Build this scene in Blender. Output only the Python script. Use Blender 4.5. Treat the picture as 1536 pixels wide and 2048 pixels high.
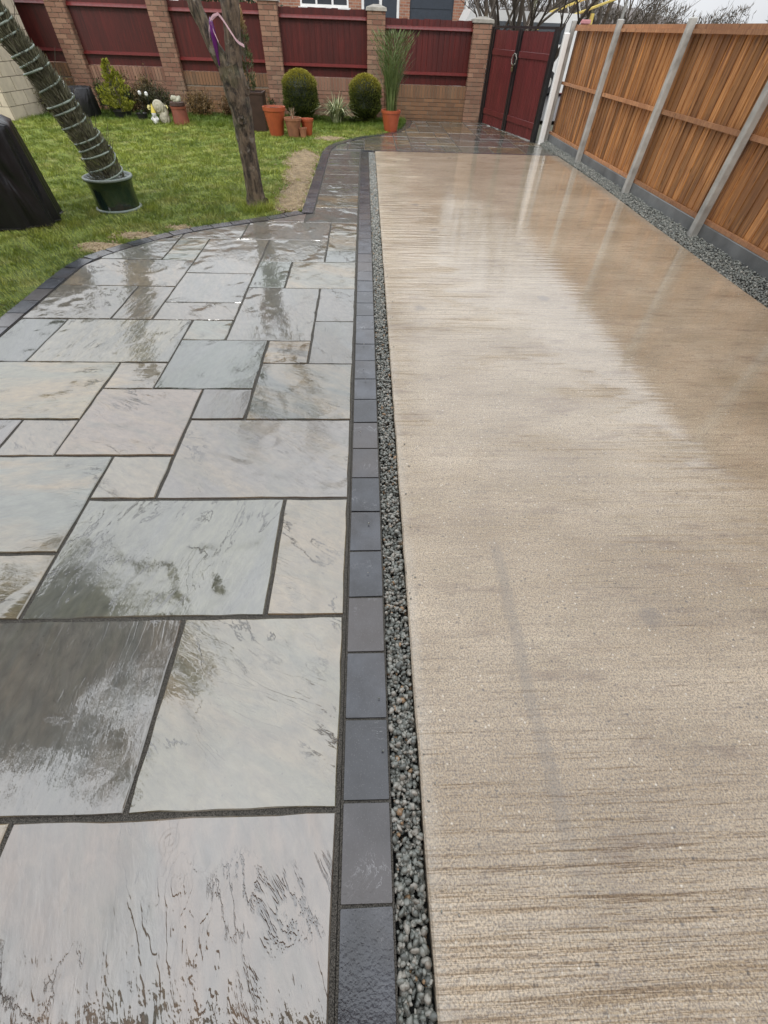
import bpy, math, random
import numpy as np
from mathutils import Matrix, Vector
random.seed(7); rng = np.random.default_rng(11)
for o in list(bpy.data.objects): bpy.data.objects.remove(o)
scene = bpy.context.scene
COL = scene.collection
PI = math.pi

# ------------------------------------------------------------ camera
cam_data = bpy.data.cameras.new('camera'); cam = bpy.data.objects.new('camera', cam_data); COL.objects.link(cam)
cam_data.sensor_fit = 'HORIZONTAL'; cam_data.sensor_width = 36; cam_data.lens = 36*801.7/1536
cam_data.clip_start = 0.02; cam_data.clip_end = 3000
right = Vector((0.9991985, -0.0313921, 0.02483722)); down = Vector((-0.00840132, -0.7711158, -0.63663949)); fwd = Vector((0.03913782, 0.63592056, -0.77076149))
m = Matrix((right, -down, -fwd)).transposed().to_4x4(); m.translation = Vector((0, 0, 1.5)); cam.matrix_world = m
scene.camera = cam
scene.render.resolution_x = 768; scene.render.resolution_y = 1024

# ------------------------------------------------------------ overcast sky and soft sun
SUN_EL, SUN_AZ = math.radians(40), math.radians(200)
w = bpy.data.worlds.new('World'); scene.world = w; w.use_nodes = True
nt = w.node_tree; nt.nodes.clear()
def wn(t, **k):
    n = nt.nodes.new(t)
    for a, b in k.items(): setattr(n, a, b)
    return n
sky = wn('ShaderNodeTexSky', sky_type='NISHITA', sun_disc=False, sun_elevation=SUN_EL, sun_rotation=SUN_AZ, air_density=1.5, dust_density=4.0)
tc = wn('ShaderNodeTexCoord'); sep = wn('ShaderNodeSeparateXYZ'); nt.links.new(tc.outputs['Generated'], sep.inputs[0])
grad = wn('ShaderNodeMapRange'); grad.inputs[1].default_value = 0; grad.inputs[2].default_value = 1; grad.inputs[3].default_value = 0.93; grad.inputs[4].default_value = 2.15
nt.links.new(sep.outputs[2], grad.inputs[0])
cn = wn('ShaderNodeTexNoise'); cn.inputs['Scale'].default_value = 2.2; cn.inputs['Detail'].default_value = 5
nt.links.new(tc.outputs['Generated'], cn.inputs['Vector'])
cr = wn('ShaderNodeMapRange'); cr.inputs[1].default_value = .3; cr.inputs[2].default_value = .7; cr.inputs[3].default_value = .85; cr.inputs[4].default_value = 1.12
nt.links.new(cn.outputs[0], cr.inputs[0])
mul = wn('ShaderNodeMath', operation='MULTIPLY'); nt.links.new(grad.outputs[0], mul.inputs[0]); nt.links.new(cr.outputs[0], mul.inputs[1])
vm = wn('ShaderNodeVectorMath', operation='SCALE'); vm.inputs[0].default_value = (9.5, 9.75, 10.15); nt.links.new(mul.outputs[0], vm.inputs['Scale'])
mix = wn('ShaderNodeMixRGB'); mix.inputs[0].default_value = 0.9
nt.links.new(sky.outputs[0], mix.inputs[1]); nt.links.new(vm.outputs[0], mix.inputs[2])
bg = wn('ShaderNodeBackground'); bg.inputs[1].default_value = 0.1; nt.links.new(mix.outputs[0], bg.inputs[0])
wo = wn('ShaderNodeOutputWorld'); nt.links.new(bg.outputs[0], wo.inputs[0])
sd = bpy.data.lights.new('sun', 'SUN'); sd.energy = 1.1; sd.angle = math.radians(14); sd.color = (1, .97, .93)
sun = bpy.data.objects.new('sun', sd); COL.objects.link(sun)
sdir = Vector((math.sin(SUN_AZ)*math.cos(SUN_EL), math.cos(SUN_AZ)*math.cos(SUN_EL), math.sin(SUN_EL)))
sun.rotation_euler = sdir.to_track_quat('Z', 'Y').to_euler()
scene.view_settings.view_transform = 'Standard'; scene.view_settings.look = 'None'
scene.view_settings.exposure = 0.02; scene.view_settings.gamma = 1; scene.view_settings.use_curve_mapping = False

# ------------------------------------------------------------ material helpers
class N:
    """tiny node-graph builder"""
    def __init__(s, name):
        s.mat = bpy.data.materials.new(name); s.mat.use_nodes = True
        s.t = s.mat.node_tree; s.t.nodes.clear()
        s.out = s.t.nodes.new('ShaderNodeOutputMaterial'); s.p = s.t.nodes.new('ShaderNodeBsdfPrincipled')
        s.t.links.new(s.p.outputs[0], s.out.inputs[0])
    def put(s, inp, v):
        if isinstance(v, bpy.types.NodeSocket): s.t.links.new(v, inp)
        elif v is not None:
            if hasattr(inp, 'default_value'):
                try: inp.default_value = v
                except Exception: inp.default_value = (*v, 1)
    def set(s, **k):
        for a, v in k.items(): s.put(s.p.inputs[a.replace('_', ' ')], v)
        return s.mat
    def node(s, t, ins=None, **k):
        n = s.t.nodes.new(t)
        for a, b in k.items(): setattr(n, a, b)
        for i, v in (ins or {}).items(): s.put(n.inputs[i], v)
        return n
    def obj(s): return s.node('ShaderNodeTexCoord').outputs['Object']
    def pos(s): return s.node('ShaderNodeNewGeometry').outputs['Position']
    def info(s): return s.node('ShaderNodeObjectInfo')
    def scale(s, v, sc): return s.node('ShaderNodeMapping', {'Vector': v, 'Scale': sc}).outputs[0]
    def noise(s, v, scale, detail=4, rough=.55, dist=0, color=False):
        n = s.node('ShaderNodeTexNoise', {'Vector': v, 'Scale': scale, 'Detail': detail, 'Roughness': rough, 'Distortion': dist})
        return n.outputs[1 if color else 0]
    def voro(s, v, scale, feature='F1', out=0): return s.node('ShaderNodeTexVoronoi', {'Vector': v, 'Scale': scale}, feature=feature).outputs[out]
    def mr(s, v, a, b, c=0., d=1., smooth=False):
        n = s.node('ShaderNodeMapRange', {0: v, 1: a, 2: b, 3: c, 4: d}); n.clamp = True
        if smooth: n.interpolation_type = 'SMOOTHSTEP'
        return n.outputs[0]
    def math(s, op, a, b=None, c=None):
        n = s.node('ShaderNodeMath', operation=op); s.put(n.inputs[0], a)
        if b is not None: s.put(n.inputs[1], b)
        if c is not None: s.put(n.inputs[2], c)
        return n.outputs[0]
    def mix(s, f, a, b, mode='MIX'):
        n = s.node('ShaderNodeMixRGB', blend_type=mode)
        for i, v in enumerate((f, a, b)):
            if isinstance(v, tuple) and len(v) == 3: v = (*v, 1)
            s.put(n.inputs[i], v)
        return n.outputs[0]
    def bump(s, h, strength=.3, dist=.01, normal=None):
        return s.node('ShaderNodeBump', {'Height': h, 'Strength': strength, 'Distance': dist, 'Normal': normal}).outputs[0]

def simple(name, col, rough=.6, var=.25, nscale=8, bumpd=.003, bscale=60, coat=0, coatr=.1, stretch=(1, 1, 1), metal=0, spec=.5):
    n = N(name); v = n.scale(n.obj(), stretch)
    r = n.info().outputs['Random']
    a = n.noise(v, nscale, 5); f = n.mr(a, .3, .7, 1-var, 1+var)
    f = n.math('MULTIPLY', f, n.mr(r, 0, 1, 1-var*.6, 1+var*.6))
    c = n.mix(1., col, n.node('ShaderNodeCombineXYZ', {0: f, 1: f, 2: f}).outputs[0], 'MULTIPLY')
    h = n.noise(v, bscale, 4)
    return n.set(Base_Color=c, Roughness=rough, Normal=n.bump(h, .6, bumpd), Coat_Weight=coat, Coat_Roughness=coatr, Metallic=metal, Specular_IOR_Level=spec)

def slab_material():
    n = N('riven_wet_sandstone'); inf = n.info(); rnd = inf.outputs['Random']
    o = n.pos()
    off = n.math('MULTIPLY', rnd, 37.)
    v = n.node('ShaderNodeVectorMath', {0: o, 1: n.node('ShaderNodeCombineXYZ', {0: off, 1: n.math('MULTIPLY', rnd, 91.), 2: off}).outputs[0]}, operation='ADD').outputs[0]
    ang = n.math('MULTIPLY_ADD', rnd, 2.2, -.3)
    v = n.node('ShaderNodeVectorRotate', {'Vector': v, 'Angle': ang}, rotation_type='Z_AXIS').outputs[0]
    vs = n.scale(v, (1.0, 3.2, 1.))
    big = n.noise(v, 1.7, 3, .5)
    # laminated, riven surface: soft terraces cut out of a stretched noise
    base = n.noise(vs, 1.6, 5, .52, .5)
    k = n.math('MULTIPLY', base, 15.)
    fr = n.math('FRACT', k); fl = n.math('FLOOR', k)
    terr = n.math('ADD', fl, n.mr(fr, .0, .16, 0, 1, True))
    patch = n.mr(n.noise(v, 2.3, 2), .47, .60, .0, 1, True)        # where the face is flaked
    fine = n.noise(n.scale(v, (1.2, 2.6, 1.)), 13, 3, .55, .4)
    grain = n.noise(v, 170, 1, .5)
    h = n.math('ADD', n.math('MULTIPLY', n.math('MULTIPLY', terr, patch), .12), n.math('MULTIPLY', fine, n.mr(patch, 0, 1, .16, .34)))
    h = n.math('ADD', h, n.math('MULTIPLY', n.noise(n.scale(v, (1, 2.2, 1)), 44, 2, .5), .05))
    h = n.math('ADD', h, n.math('MULTIPLY', grain, .012))
    h = n.math('ADD', h, n.math('MULTIPLY', n.noise(v, 5, 3), .16))
    # colour: object colour, tinted by bands of buff, green-grey and lilac
    c = inf.outputs['Color']
    t1 = n.mr(n.noise(vs, 1.3, 4, .6, .6), .42, .62)
    c = n.mix(n.math('MULTIPLY', t1, .7), c, n.mix(n.mr(rnd, .25, .6), (.37, .275, .145), (.15, .17, .185)))
    t2 = n.mr(n.noise(n.scale(v, (1, 2.2, 1)), 2.6, 4, .6, .9), .5, .75)
    c = n.mix(n.math('MULTIPLY', t2, .6), c, (.11, .125, .10))
    c = n.mix(n.mr(fine, .25, .75), n.mix(1, c, (.72, .72, .72), 'MULTIPLY'), n.mix(1, c, (1.28, 1.26, 1.22), 'MULTIPLY'))
    crack = n.mr(n.math('ABSOLUTE', n.math('SUBTRACT', n.noise(n.scale(v, (1.2, 3.4, 1)), 1.3, 7, .65, .6), .5)), 0, .010, 1, 0)
    crack = n.math('MULTIPLY', crack, n.mr(n.noise(v, 3.1, 2), .53, .62))
    c = n.mix(n.math('MULTIPLY', crack, .75), c, (.03, .028, .025))
    pits = n.mr(n.voro(v, 26), .02, .11, 1, 0); pits = n.math('MULTIPLY', pits, n.mr(n.noise(v, 4, 2), .50, .58))
    c = n.mix(n.math('MULTIPLY', pits, .6), c, (.04, .037, .03))
    h = n.math('SUBTRACT', h, n.math('MULTIPLY', crack, .3))
    wet = n.mr(n.noise(o, 1.6, 3, .55, .3), .30, .55, 0, 1, True)   # 1 = flat film of water
    c = n.mix(1, c, (.80, .745, .62), 'MULTIPLY')
    bstr = n.mr(wet, 0, 1, .9, .17)
    nb = n.node('ShaderNodeBump', {'Height': h, 'Strength': .9, 'Distance': .018}).outputs[0]
    dd = n.voro(o, 3.1); ring = n.math('MULTIPLY', n.math('SINE', n.math('MULTIPLY', dd, 160.)), n.mr(dd, .02, .13, .22, 0))
    hw = n.math('ADD', n.math('ADD', n.math('ADD', h, n.math('MULTIPLY', n.noise(n.scale(v, (1., 5., 1.)), 9, 3, .5), .22)), n.math('MULTIPLY', n.noise(o, 14, 2), .25)), ring)
    nc = n.node('ShaderNodeBump', {'Height': hw, 'Strength': bstr, 'Distance': .012}).outputs[0]
    return n.set(Base_Color=c, Roughness=.5, Normal=nb, Specular_IOR_Level=.4, Coat_Weight=1., Coat_IOR=2.38, Coat_Roughness=n.mr(wet, 0, 1, .10, .02), Coat_Normal=nc)

def concrete_material():
    n = N('brushed_wet_concrete'); o = n.pos()
    vs = n.scale(o, (1.2, 26., 1.)); vf = n.scale(o, (3., 90., 1.))
    s1 = n.noise(vs, 1.6, 4, .5, .3); s2 = n.noise(vf, 1.4, 2, .5)
    blot = n.noise(n.scale(o, (1, 2.2, 1)), .8, 5, .6, .3)
    grain = n.noise(o, 170, 3, .6); g2 = n.noise(o, 55, 3, .6)
    c = n.mix(n.mr(blot, .38, .64), (.41, .305, .18), (.63, .505, .345))
    c = n.mix(n.mr(n.noise(n.scale(o, (1, 3., 1)), 2.1, 5, .65), .5, .72, 0, .55), c, (.44, .35, .21))
    c = n.mix(n.math('MULTIPLY', n.mr(s1, .44, .70, 0, .42), n.mr(n.noise(o, 1.9, 4, .6), .38, .62, .25, 1)), c, (.26, .195, .125))
    c = n.mix(n.math('MULTIPLY', n.mr(s2, .5, .68, 0, .3), n.mr(n.noise(o, 3.1, 4, .6), .42, .6, 0, 1)), c, (.22, .165, .115))
    c = n.mix(n.mr(grain, .38, .58, .75, 0), c, (.10, .08, .06))
    c = n.mix(n.mr(n.noise(n.scale(o, (1.6, 1., 1)), 85, 3, .7), .55, .68, 0, .55), c, (.60, .53, .42))
    c = n.mix(n.mr(g2, .55, .70, 0, .5), c, (.17, .135, .10))
    spots = n.mr(n.voro(n.scale(o, (1, 1.4, 1)), 30), .08, .24, 1, 0); spots = n.math('MULTIPLY', spots, n.mr(n.noise(o, 40, 2), .52, .6))
    c = n.mix(n.math('MULTIPLY', spots, .85), c, (.07, .06, .05))
    pale = n.mr(n.voro(n.node('ShaderNodeVectorMath', {0: o, 1: (3.3, 7.1, 0)}, operation='ADD').outputs[0], 42), .05, .20, 1, 0)
    pale = n.math('MULTIPLY', pale, n.mr(n.noise(o, 37, 2), .5, .58))
    c = n.mix(n.math('MULTIPLY', pale, .85), c, (.80, .74, .62))
    # rusty brown stains and the smooth trowel streak left near the gutter
    st = n.mr(n.noise(n.scale(o, (1, 3.5, 1)), 2.0, 6, .75), .54, .68)
    c = n.mix(n.math('MULTIPLY', st, .55), c, (.15, .095, .06))
    sp = n.node('ShaderNodeSeparateXYZ', {0: o}); X, Y = sp.outputs[0], sp.outputs[1]
    wob = n.math('MULTIPLY', n.math('SUBTRACT', n.noise(o, 4, 3), .5), .05)
    sx = n.math('ABSOLUTE', n.math('ADD', n.math('SUBTRACT', X, .567), wob))
    track = n.math('MULTIPLY', n.mr(sx, .012, .035, 1, 0, True), n.math('MULTIPLY', n.mr(Y, -.25, .05, 0, 1), n.mr(Y, .98, 1.08, 1, 0)))
    c = n.mix(n.math('MULTIPLY', track, .40), c, (.19, .16, .125))
    dab = n.mr(n.math('ADD', n.voro(o, 1.7), n.math('MULTIPLY', n.noise(o, 22, 3), .12)), .11, .17, 1, 0)
    c = n.mix(n.math('MULTIPLY', dab, .55), c, (.14, .115, .095))
    rim = n.math('MULTIPLY', n.mr(n.math('ADD', X, n.math('MULTIPLY', n.noise(o, 5, 4), .12)), .22, .27, 1, 0), .3)
    c = n.mix(rim, c, (.52, .48, .41))
    # wetter, smoother film towards the middle; drier rim along the gutter
    wet = n.mr(n.noise(n.scale(o, (1, 3.2, 1)), .9, 5, .62, .4), .34, .50, 0, 1, True)
    far = n.mr(Y, .9, 2.2, .12, 1, True)
    pud = n.math('ADD', n.math('MULTIPLY', n.math('SUBTRACT', n.noise(n.scale(o, (1, 4., 1)), 1.1, 4, .6), .5), 1.6), n.math('SUBTRACT', n.math('MULTIPLY', X, .8), n.mr(Y, 1.2, 4, 1.5, .5)))
    pud = n.math('MULTIPLY', n.mr(pud, 0, .16, 0, 1, True), n.mr(Y, 1.0, 1.6, 0, 1, True))
    wet = n.math('MAXIMUM', n.math('MULTIPLY', n.math('MULTIPLY', wet, far), n.mr(X, .16, .45, .2, .75, True)), pud)
    h = n.math('ADD', n.math('MULTIPLY', n.math('MULTIPLY', s1, 1.4), n.mr(n.noise(o, 1.9, 4, .6), .38, .62, .3, 1)), n.math('MULTIPLY', s2, .3))
    h = n.math('ADD', h, n.math('MULTIPLY', grain, .22)); h = n.math('SUBTRACT', h, n.math('MULTIPLY', track, .3))
    s0 = n.noise(n.scale(o, (.9, 12., 1.)), 1.7, 2, .5, .2)
    h = n.math('ADD', h, n.math('MULTIPLY', s0, n.mr(Y, .2, 1.8, 1.3, 3.2)))
    nb = n.node('ShaderNodeBump', {'Height': h, 'Strength': .8, 'Distance': .009}).outputs[0]
    nc = n.node('ShaderNodeBump', {'Height': h, 'Strength': n.mr(wet, 0, 1, 1., .085), 'Distance': .005}).outputs[0]
    return n.set(Base_Color=c, Roughness=.55, Specular_IOR_Level=.5, Normal=nb, Coat_Weight=n.mr(wet, 0, 1, .5, 1.), Coat_IOR=2.0, Coat_Roughness=n.mr(wet, 0, 1, .12, .03), Coat_Normal=nc)

def block_material():
    n = N('charcoal_paver'); o = n.pos(); r = n.info().outputs['Random']
    c = n.mix(n.mr(n.noise(o, 7, 4), .35, .65), (.016, .019, .026), (.062, .070, .086))
    c = n.mix(n.mr(n.math('ADD', r, n.noise(o, 3, 2)), .9, 1.4, 0, .6), c, (.085, .068, .058))
    c = n.mix(n.mr(r, .0, .35, .55, 0), c, (.014, .015, .018))
    g = n.noise(o, 240, 2)
    c = n.mix(n.mr(g, .6, .75, 0, .35), c, (.2, .2, .2))
    sc = n.mr(n.math('ABSOLUTE', n.math('SUBTRACT', n.noise(o, 8, 6, .7, 1.2), .5)), 0, .010, 1, 0)
    sc = n.math('MULTIPLY', sc, n.mr(n.noise(o, 5, 2), .56, .64))
    c = n.mix(n.math('MULTIPLY', sc, .55), c, (.45, .46, .48))
    h = n.math('ADD', n.noise(o, 120, 3), n.math('MULTIPLY', n.noise(o, 18, 2), 1.))
    nb = n.bump(h, .5, .0025)
    dd = n.voro(o, 4.3); ring = n.math('MULTIPLY', n.math('SINE', n.math('MULTIPLY', dd, 120.)), n.mr(dd, .02, .17, 1.1, 0))
    nc = n.bump(n.math('ADD', h, ring), .4, .0022)
    return n.set(Base_Color=c, Roughness=.5, Normal=nb, Coat_Weight=1., Specular_IOR_Level=.2, Coat_IOR=1.62, Coat_Roughness=.06, Coat_Normal=nc)

def wood_material(name, col, dark, rough=.55, knots=True, coat=.3, var=.3):
    n = N(name); o = n.obj(); r = n.info().outputs['Random']
    v = n.node('ShaderNodeVectorMath', {0: o, 1: n.node('ShaderNodeCombineXYZ', {0: n.math('MULTIPLY', r, 31.), 1: n.math('MULTIPLY', r, 17.), 2: n.math('MULTIPLY', r, 23.)}).outputs[0]}, operation='ADD').outputs[0]
    g = n.noise(n.scale(v, (14, 14, .9)), 2.2, 6, .6, .7)
    c = n.mix(n.mr(g, .33, .66), dark, col)
    f = n.mr(r, 0, 1, 1-var, 1+var); c = n.mix(1., c, n.node('ShaderNodeCombineXYZ', {0: f, 1: f, 2: f}).outputs[0], 'MULTIPLY')
    if knots:
        kn = n.mr(n.voro(n.scale(v, (7, 7, 2.6)), 1.6), .04, .17, 1, 0)
        c = n.mix(n.math('MULTIPLY', kn, .8), c, tuple(x*.25 for x in dark))
    wl = n.mr(n.noise(n.pos(), 2.2, 4), .45, .7, 0, .5)
    c = n.mix(wl, c, dark)
    return n.set(Base_Color=c, Roughness=rough, Normal=n.bump(g, .5, .004), Coat_Weight=coat, Coat_Roughness=.25)

def leaf_material(name, a, b, tip=None, zr=None, rough=.5):
    n = N(name); at = n.node('ShaderNodeAttribute', attribute_name='rnd').outputs['Fac']
    c = n.mix(at, a, b)
    c = n.mix(n.mr(n.noise(n.pos(), 6, 3), .4, .65, 0, .45), c, tuple(x*.55 for x in a))
    if tip:
        z = n.node('ShaderNodeSeparateXYZ', {0: n.obj()}).outputs[2]
        c = n.mix(n.mr(z, zr[0], zr[1], 0, .8), c, tip)
    n.set(Base_Color=c, Roughness=rough, Specular_IOR_Level=.35)
    n.p.inputs['Subsurface Weight'].default_value = 0
    return n.mat

def lawn_base_material():
    n = N('lawn_soil'); o = n.pos()
    c = n.mix(n.mr(n.noise(o, 1.3, 5), .35, .65), (.06, .10, .018), (.12, .16, .035))
    c = n.mix(n.mr(n.noise(o, 5, 5, .7), .5, .72), c, (.12, .105, .045))
    return n.set(Base_Color=c, Roughness=.9, Normal=n.bump(n.noise(o, 45, 5, .7), 1., .02))

def grass_material():
    n = N('grass_blades'); at = n.node('ShaderNodeAttribute', attribute_name='rnd').outputs['Fac']; o = n.pos()
    c = n.mix(at, (.14, .215, .022), (.50, .53, .10))
    c = n.mix(n.mr(n.noise(o, 1.1, 4), .40, .66, 0, .55), c, (.085, .155, .018))
    c = n.mix(n.mr(n.noise(o, 2.7, 4), .5, .72, 0, .7), c, (.46, .42, .15))
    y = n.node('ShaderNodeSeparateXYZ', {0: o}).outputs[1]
    c = n.mix(n.mr(y, 12.2, 13., 0, .7), c, (.05, .12, .014))  # lusher grass by the wall, with its shade put into the colour
    n.set(Base_Color=c, Roughness=.45, Specular_IOR_Level=.4)
    return n.mat

M = {}
M['slab'] = slab_material(); M['concrete'] = concrete_material(); M['block'] = block_material()
def grout_material():
    n = N('dark_grout'); o = n.pos(); g = n.noise(o, 300, 2, .7)
    c = n.mix(n.mr(g, .35, .65), (.022, .021, .019), (.15, .14, .12))
    return n.set(Base_Color=c, Roughness=.8, Normal=n.bump(g, .8, .004), Specular_IOR_Level=.25)
M['grout'] = grout_material()
M['fence'] = wood_material('orange_fence_timber', (.50, .235, .078), (.15, .058, .022), .5, True, .3, .45)
M['fence_rail'] = wood_material('pale_fence_rail', (.45, .23, .11), (.26, .115, .055), .5)
M['red'] = wood_material('red_stained_timber', (.10, .0085, .006), (.05, .005, .004), .5, False, .25, .16)
M['redrail'] = wood_material('red_stained_rail', (.15, .015, .012), (.09, .009, .007), .45, False, .3, .1)
M['gate'] = wood_material('maroon_gate_timber', (.135, .018, .018), (.08, .011, .011), .45, False, .35, .18)
M['post'] = simple('grey_concrete_post', (.36, .355, .33), .6, .35, 5, .004, 90, .35, .25)
M['gboard'] = simple('dark_gravel_board', (.125, .13, .13), .55, .3, 4, .003, 70, .4, .25)
M['white'] = simple('white_paint', (.78, .78, .76), .4, .05, 3, .001, 40, .2)
M['black'] = simple('black_steel', (.012, .012, .013), .35, .2, 5, .001, 60, .3)
M['mortar'] = simple('mortar', (.24, .20, .155), .8, .15, 9)
def brick_material(name, a, b):
    n = N(name); at = n.node('ShaderNodeAttribute', attribute_name='rnd').outputs['Fac']
    c = n.mix(at, a, b); c = n.mix(n.mr(n.noise(n.pos(), 2.2, 5), .5, .75, 0, .6), c, (.17, .13, .085))
    return n.set(Base_Color=c, Roughness=.75, Normal=n.bump(n.noise(n.pos(), 60, 4), .5, .004))
M['brick'] = brick_material('weathered_brick', (.20, .095, .062), (.33, .19, .125))
M['brickdark'] = brick_material('brown_brick', (.15, .08, .042), (.24, .125, .062))
M['cap'] = simple('stone_cap', (.30, .28, .24), .7, .3, 8, .006, 40)
def bark_material():
    n = N('bark'); o = n.obj(); v = n.scale(o, (5, 5, 1.3))
    a = n.noise(v, 5, 6, .65, .8)
    c = n.mix(n.mr(a, .38, .62), (.018, .012, .008), (.175, .128, .085))
    c = n.mix(n.mr(n.noise(o, 9, 5, .7), .58, .66, 0, .7), c, (.26, .235, .195))
    c = n.mix(n.mr(n.noise(o, 6.3, 5, .7), .57, .64, 0, .85), c, (.02, .016, .012))
    c = n.mix(n.mr(n.noise(o, 3, 3), .55, .7, 0, .5), c, (.12, .13, .05))
    return n.set(Base_Color=c, Roughness=.75, Normal=n.bump(n.math('ADD', a, n.math('MULTIPLY', n.noise(n.scale(o, (1, 1, .35)), 60, 4), .5)), .9, .03), Coat_Weight=.15)
M['bark'] = bark_material()
M['twig'] = simple('twig', (.07, .055, .04), .7, .3)
M['terra'] = simple('orange_terracotta', (.34, .072, .026), .5, .15, 6, .002, 50, .3)
M['terra2'] = simple('weathered_terracotta', (.27, .115, .06), .7, .3, 9, .003, 50)
M['soil'] = simple('potting_soil', (.03, .02, .013), .9, .4, 30, .01, 60)
M['dirt'] = simple('bare_damp_soil', (.27, .205, .125), .8, .35, 9, .015, 35)
M['greenpot'] = simple('dark_green_glaze', (.012, .028, .022), .12, .3, 3, .001, 20, 1., .06)
M['stone'] = simple('pale_stone', (.42, .39, .30), .8, .25, 20, .004, 60)
M['dark'] = simple('dark_brown_panel', (.045, .022, .015), .45, .3, 6)
M['plastic'] = simple('black_plastic', (.012, .012, .014), .4, .2, 6, .002, 20, .3)
def cover_material():
    n = N('black_tarpaulin'); o = n.obj()
    h = n.math('ADD', n.noise(n.scale(o, (3, 3, .8)), 1.5, 2, .45, .8), n.math('MULTIPLY', n.noise(o, 18, 2), .04))
    return n.set(Base_Color=n.mix(n.noise(o, 3, 3), (.008, .008, .010), (.022, .021, .024)), Roughness=.33, Normal=n.bump(h, 1., .09), Specular_IOR_Level=.4)
M['cover'] = cover_material()
M['hose'] = simple('grey_green_coil', (.20, .245, .20), .4, .2, 6, .001, 30, .5)

# ------------------------------------------------------------ mesh helpers
def link(o, parent=None):
    COL.objects.link(o)
    if parent: o.parent = parent
    return o
def mk(name, V, F, mat, parent=None, loc=(0, 0, 0), smooth=False, rnd=None):
    me = bpy.data.meshes.new(name); me.from_pydata([tuple(map(float, v)) for v in V], [], F)
    me.materials.append(mat)
    if smooth: me.shade_smooth()
    if rnd is not None:
        a = me.attributes.new('rnd', 'FLOAT', 'POINT'); a.data.foreach_set('value', np.asarray(rnd, np.float32))
    o = bpy.data.objects.new(name, me); o.location = loc
    return link(o, parent)
def mk_np(name, V, T, mat, parent=None, rnd=None, smooth=False, loc=(0, 0, 0), k=3):
    """fast mesh of k-gons from numpy arrays"""
    me = bpy.data.meshes.new(name); nv, nf = len(V), len(T)
    me.vertices.add(nv); me.vertices.foreach_set('co', np.ascontiguousarray(V, np.float32).ravel())
    me.loops.add(nf*k); me.loops.foreach_set('vertex_index', np.ascontiguousarray(T, np.int32).ravel())
    me.polygons.add(nf); me.polygons.foreach_set('loop_start', np.arange(0, nf*k, k, dtype=np.int32))
    me.update(calc_edges=True)
    me.materials.append(mat)
    if smooth: me.shade_smooth()
    if rnd is not None:
        a = me.attributes.new('rnd', 'FLOAT', 'POINT'); a.data.foreach_set('value', np.ascontiguousarray(rnd, np.float32))
    o = bpy.data.objects.new(name, me); o.location = loc
    return link(o, parent)
def thing(name, label, cat, loc=(0, 0, 0), group=None, rz=0):
    o = bpy.data.objects.new(name, None); o.empty_display_size = .1; o.location = loc; o.rotation_euler = (0, 0, rz); link(o)
    o['label'] = label; o['category'] = cat
    if group: o['group'] = group
    return o
def tag(o, label=None, cat=None, group=None, kind=None):
    if label: o['label'] = label
    if cat: o['category'] = cat
    if group: o['group'] = group
    if kind: o['kind'] = kind
    return o
def box(x0, x1, y0, y1, z0, z1):
    V = [(x, y, z) for z in (z0, z1) for y in (y0, y1) for x in (x0, x1)]
    return V, [(0, 2, 3, 1), (4, 5, 7, 6), (0, 1, 5, 4), (1, 3, 7, 5), (3, 2, 6, 7), (2, 0, 4, 6)]
def bbox(x0, x1, y0, y1, z0, z1, b=.004):
    """box with bevelled vertical and top edges"""
    V = []; F = []
    def ring(i, z): return [(x0+i+b, y0+i, z), (x1-i-b, y0+i, z), (x1-i, y0+i+b, z), (x1-i, y1-i-b, z), (x1-i-b, y1-i, z), (x0+i+b, y1-i, z), (x0+i, y1-i-b, z), (x0+i, y0+i+b, z)]
    V = ring(0, z0)+ring(0, z1-b)+ring(b, z1)
    for r in (0, 8):
        for k in range(8): F.append((r+k, r+(k+1) % 8, r+8+(k+1) % 8, r+8+k))
    F.append(tuple(range(16, 24))); F.append(tuple(range(7, -1, -1)))
    return V, F
def join(parts):
    V = []; F = []
    for v, f in parts:
        n = len(V); V += list(v); F += [tuple(i+n for i in g) for g in f]
    return V, F
def xf(vf, mat): return [tuple(mat @ Vector(v)) for v in vf[0]], vf[1]
def lathe(prof, n=24, cx=0, cy=0, jit=0):
    V = []; F = []
    for i, (r, z) in enumerate(prof):
        for k in range(n):
            a = 2*PI*k/n; rr = r*(1+random.uniform(-jit, jit)); V.append((cx+rr*math.cos(a), cy+rr*math.sin(a), z))
    for i in range(len(prof)-1):
        for k in range(n):
            a = i*n+k; b = i*n+(k+1) % n; F.append((a, b, b+n, a+n))
    F.append(tuple(range(n-1, -1, -1))); F.append(tuple(range((len(prof)-1)*n, len(prof)*n)))
    return V, F
def tube(pts, rad, n=8, jit=0., cap=True):
    pts = [Vector(p) for p in pts]; V = []; F = []
    up = Vector((.3, .95, .1)).normalized()
    for i, p in enumerate(pts):
        d = (pts[min(i+1, len(pts)-1)]-pts[max(i-1, 0)]).normalized()
        a = d.cross(up).normalized(); b = d.cross(a).normalized(); r = rad[i] if isinstance(rad, (list, tuple)) else rad
        for k in range(n):
            t = 2*PI*k/n; rr = r*(1+random.uniform(-jit, jit)); V.append(tuple(p+a*math.cos(t)*rr+b*math.sin(t)*rr))
    for i in range(len(pts)-1):
        for k in range(n):
            a = i*n+k; b = i*n+(k+1) % n; F.append((a, b, b+n, a+n))
    if cap: F.append(tuple(range(n))); F.append(tuple(range((len(pts)-1)*n, len(pts)*n))[::-1])
    return V, F
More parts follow.
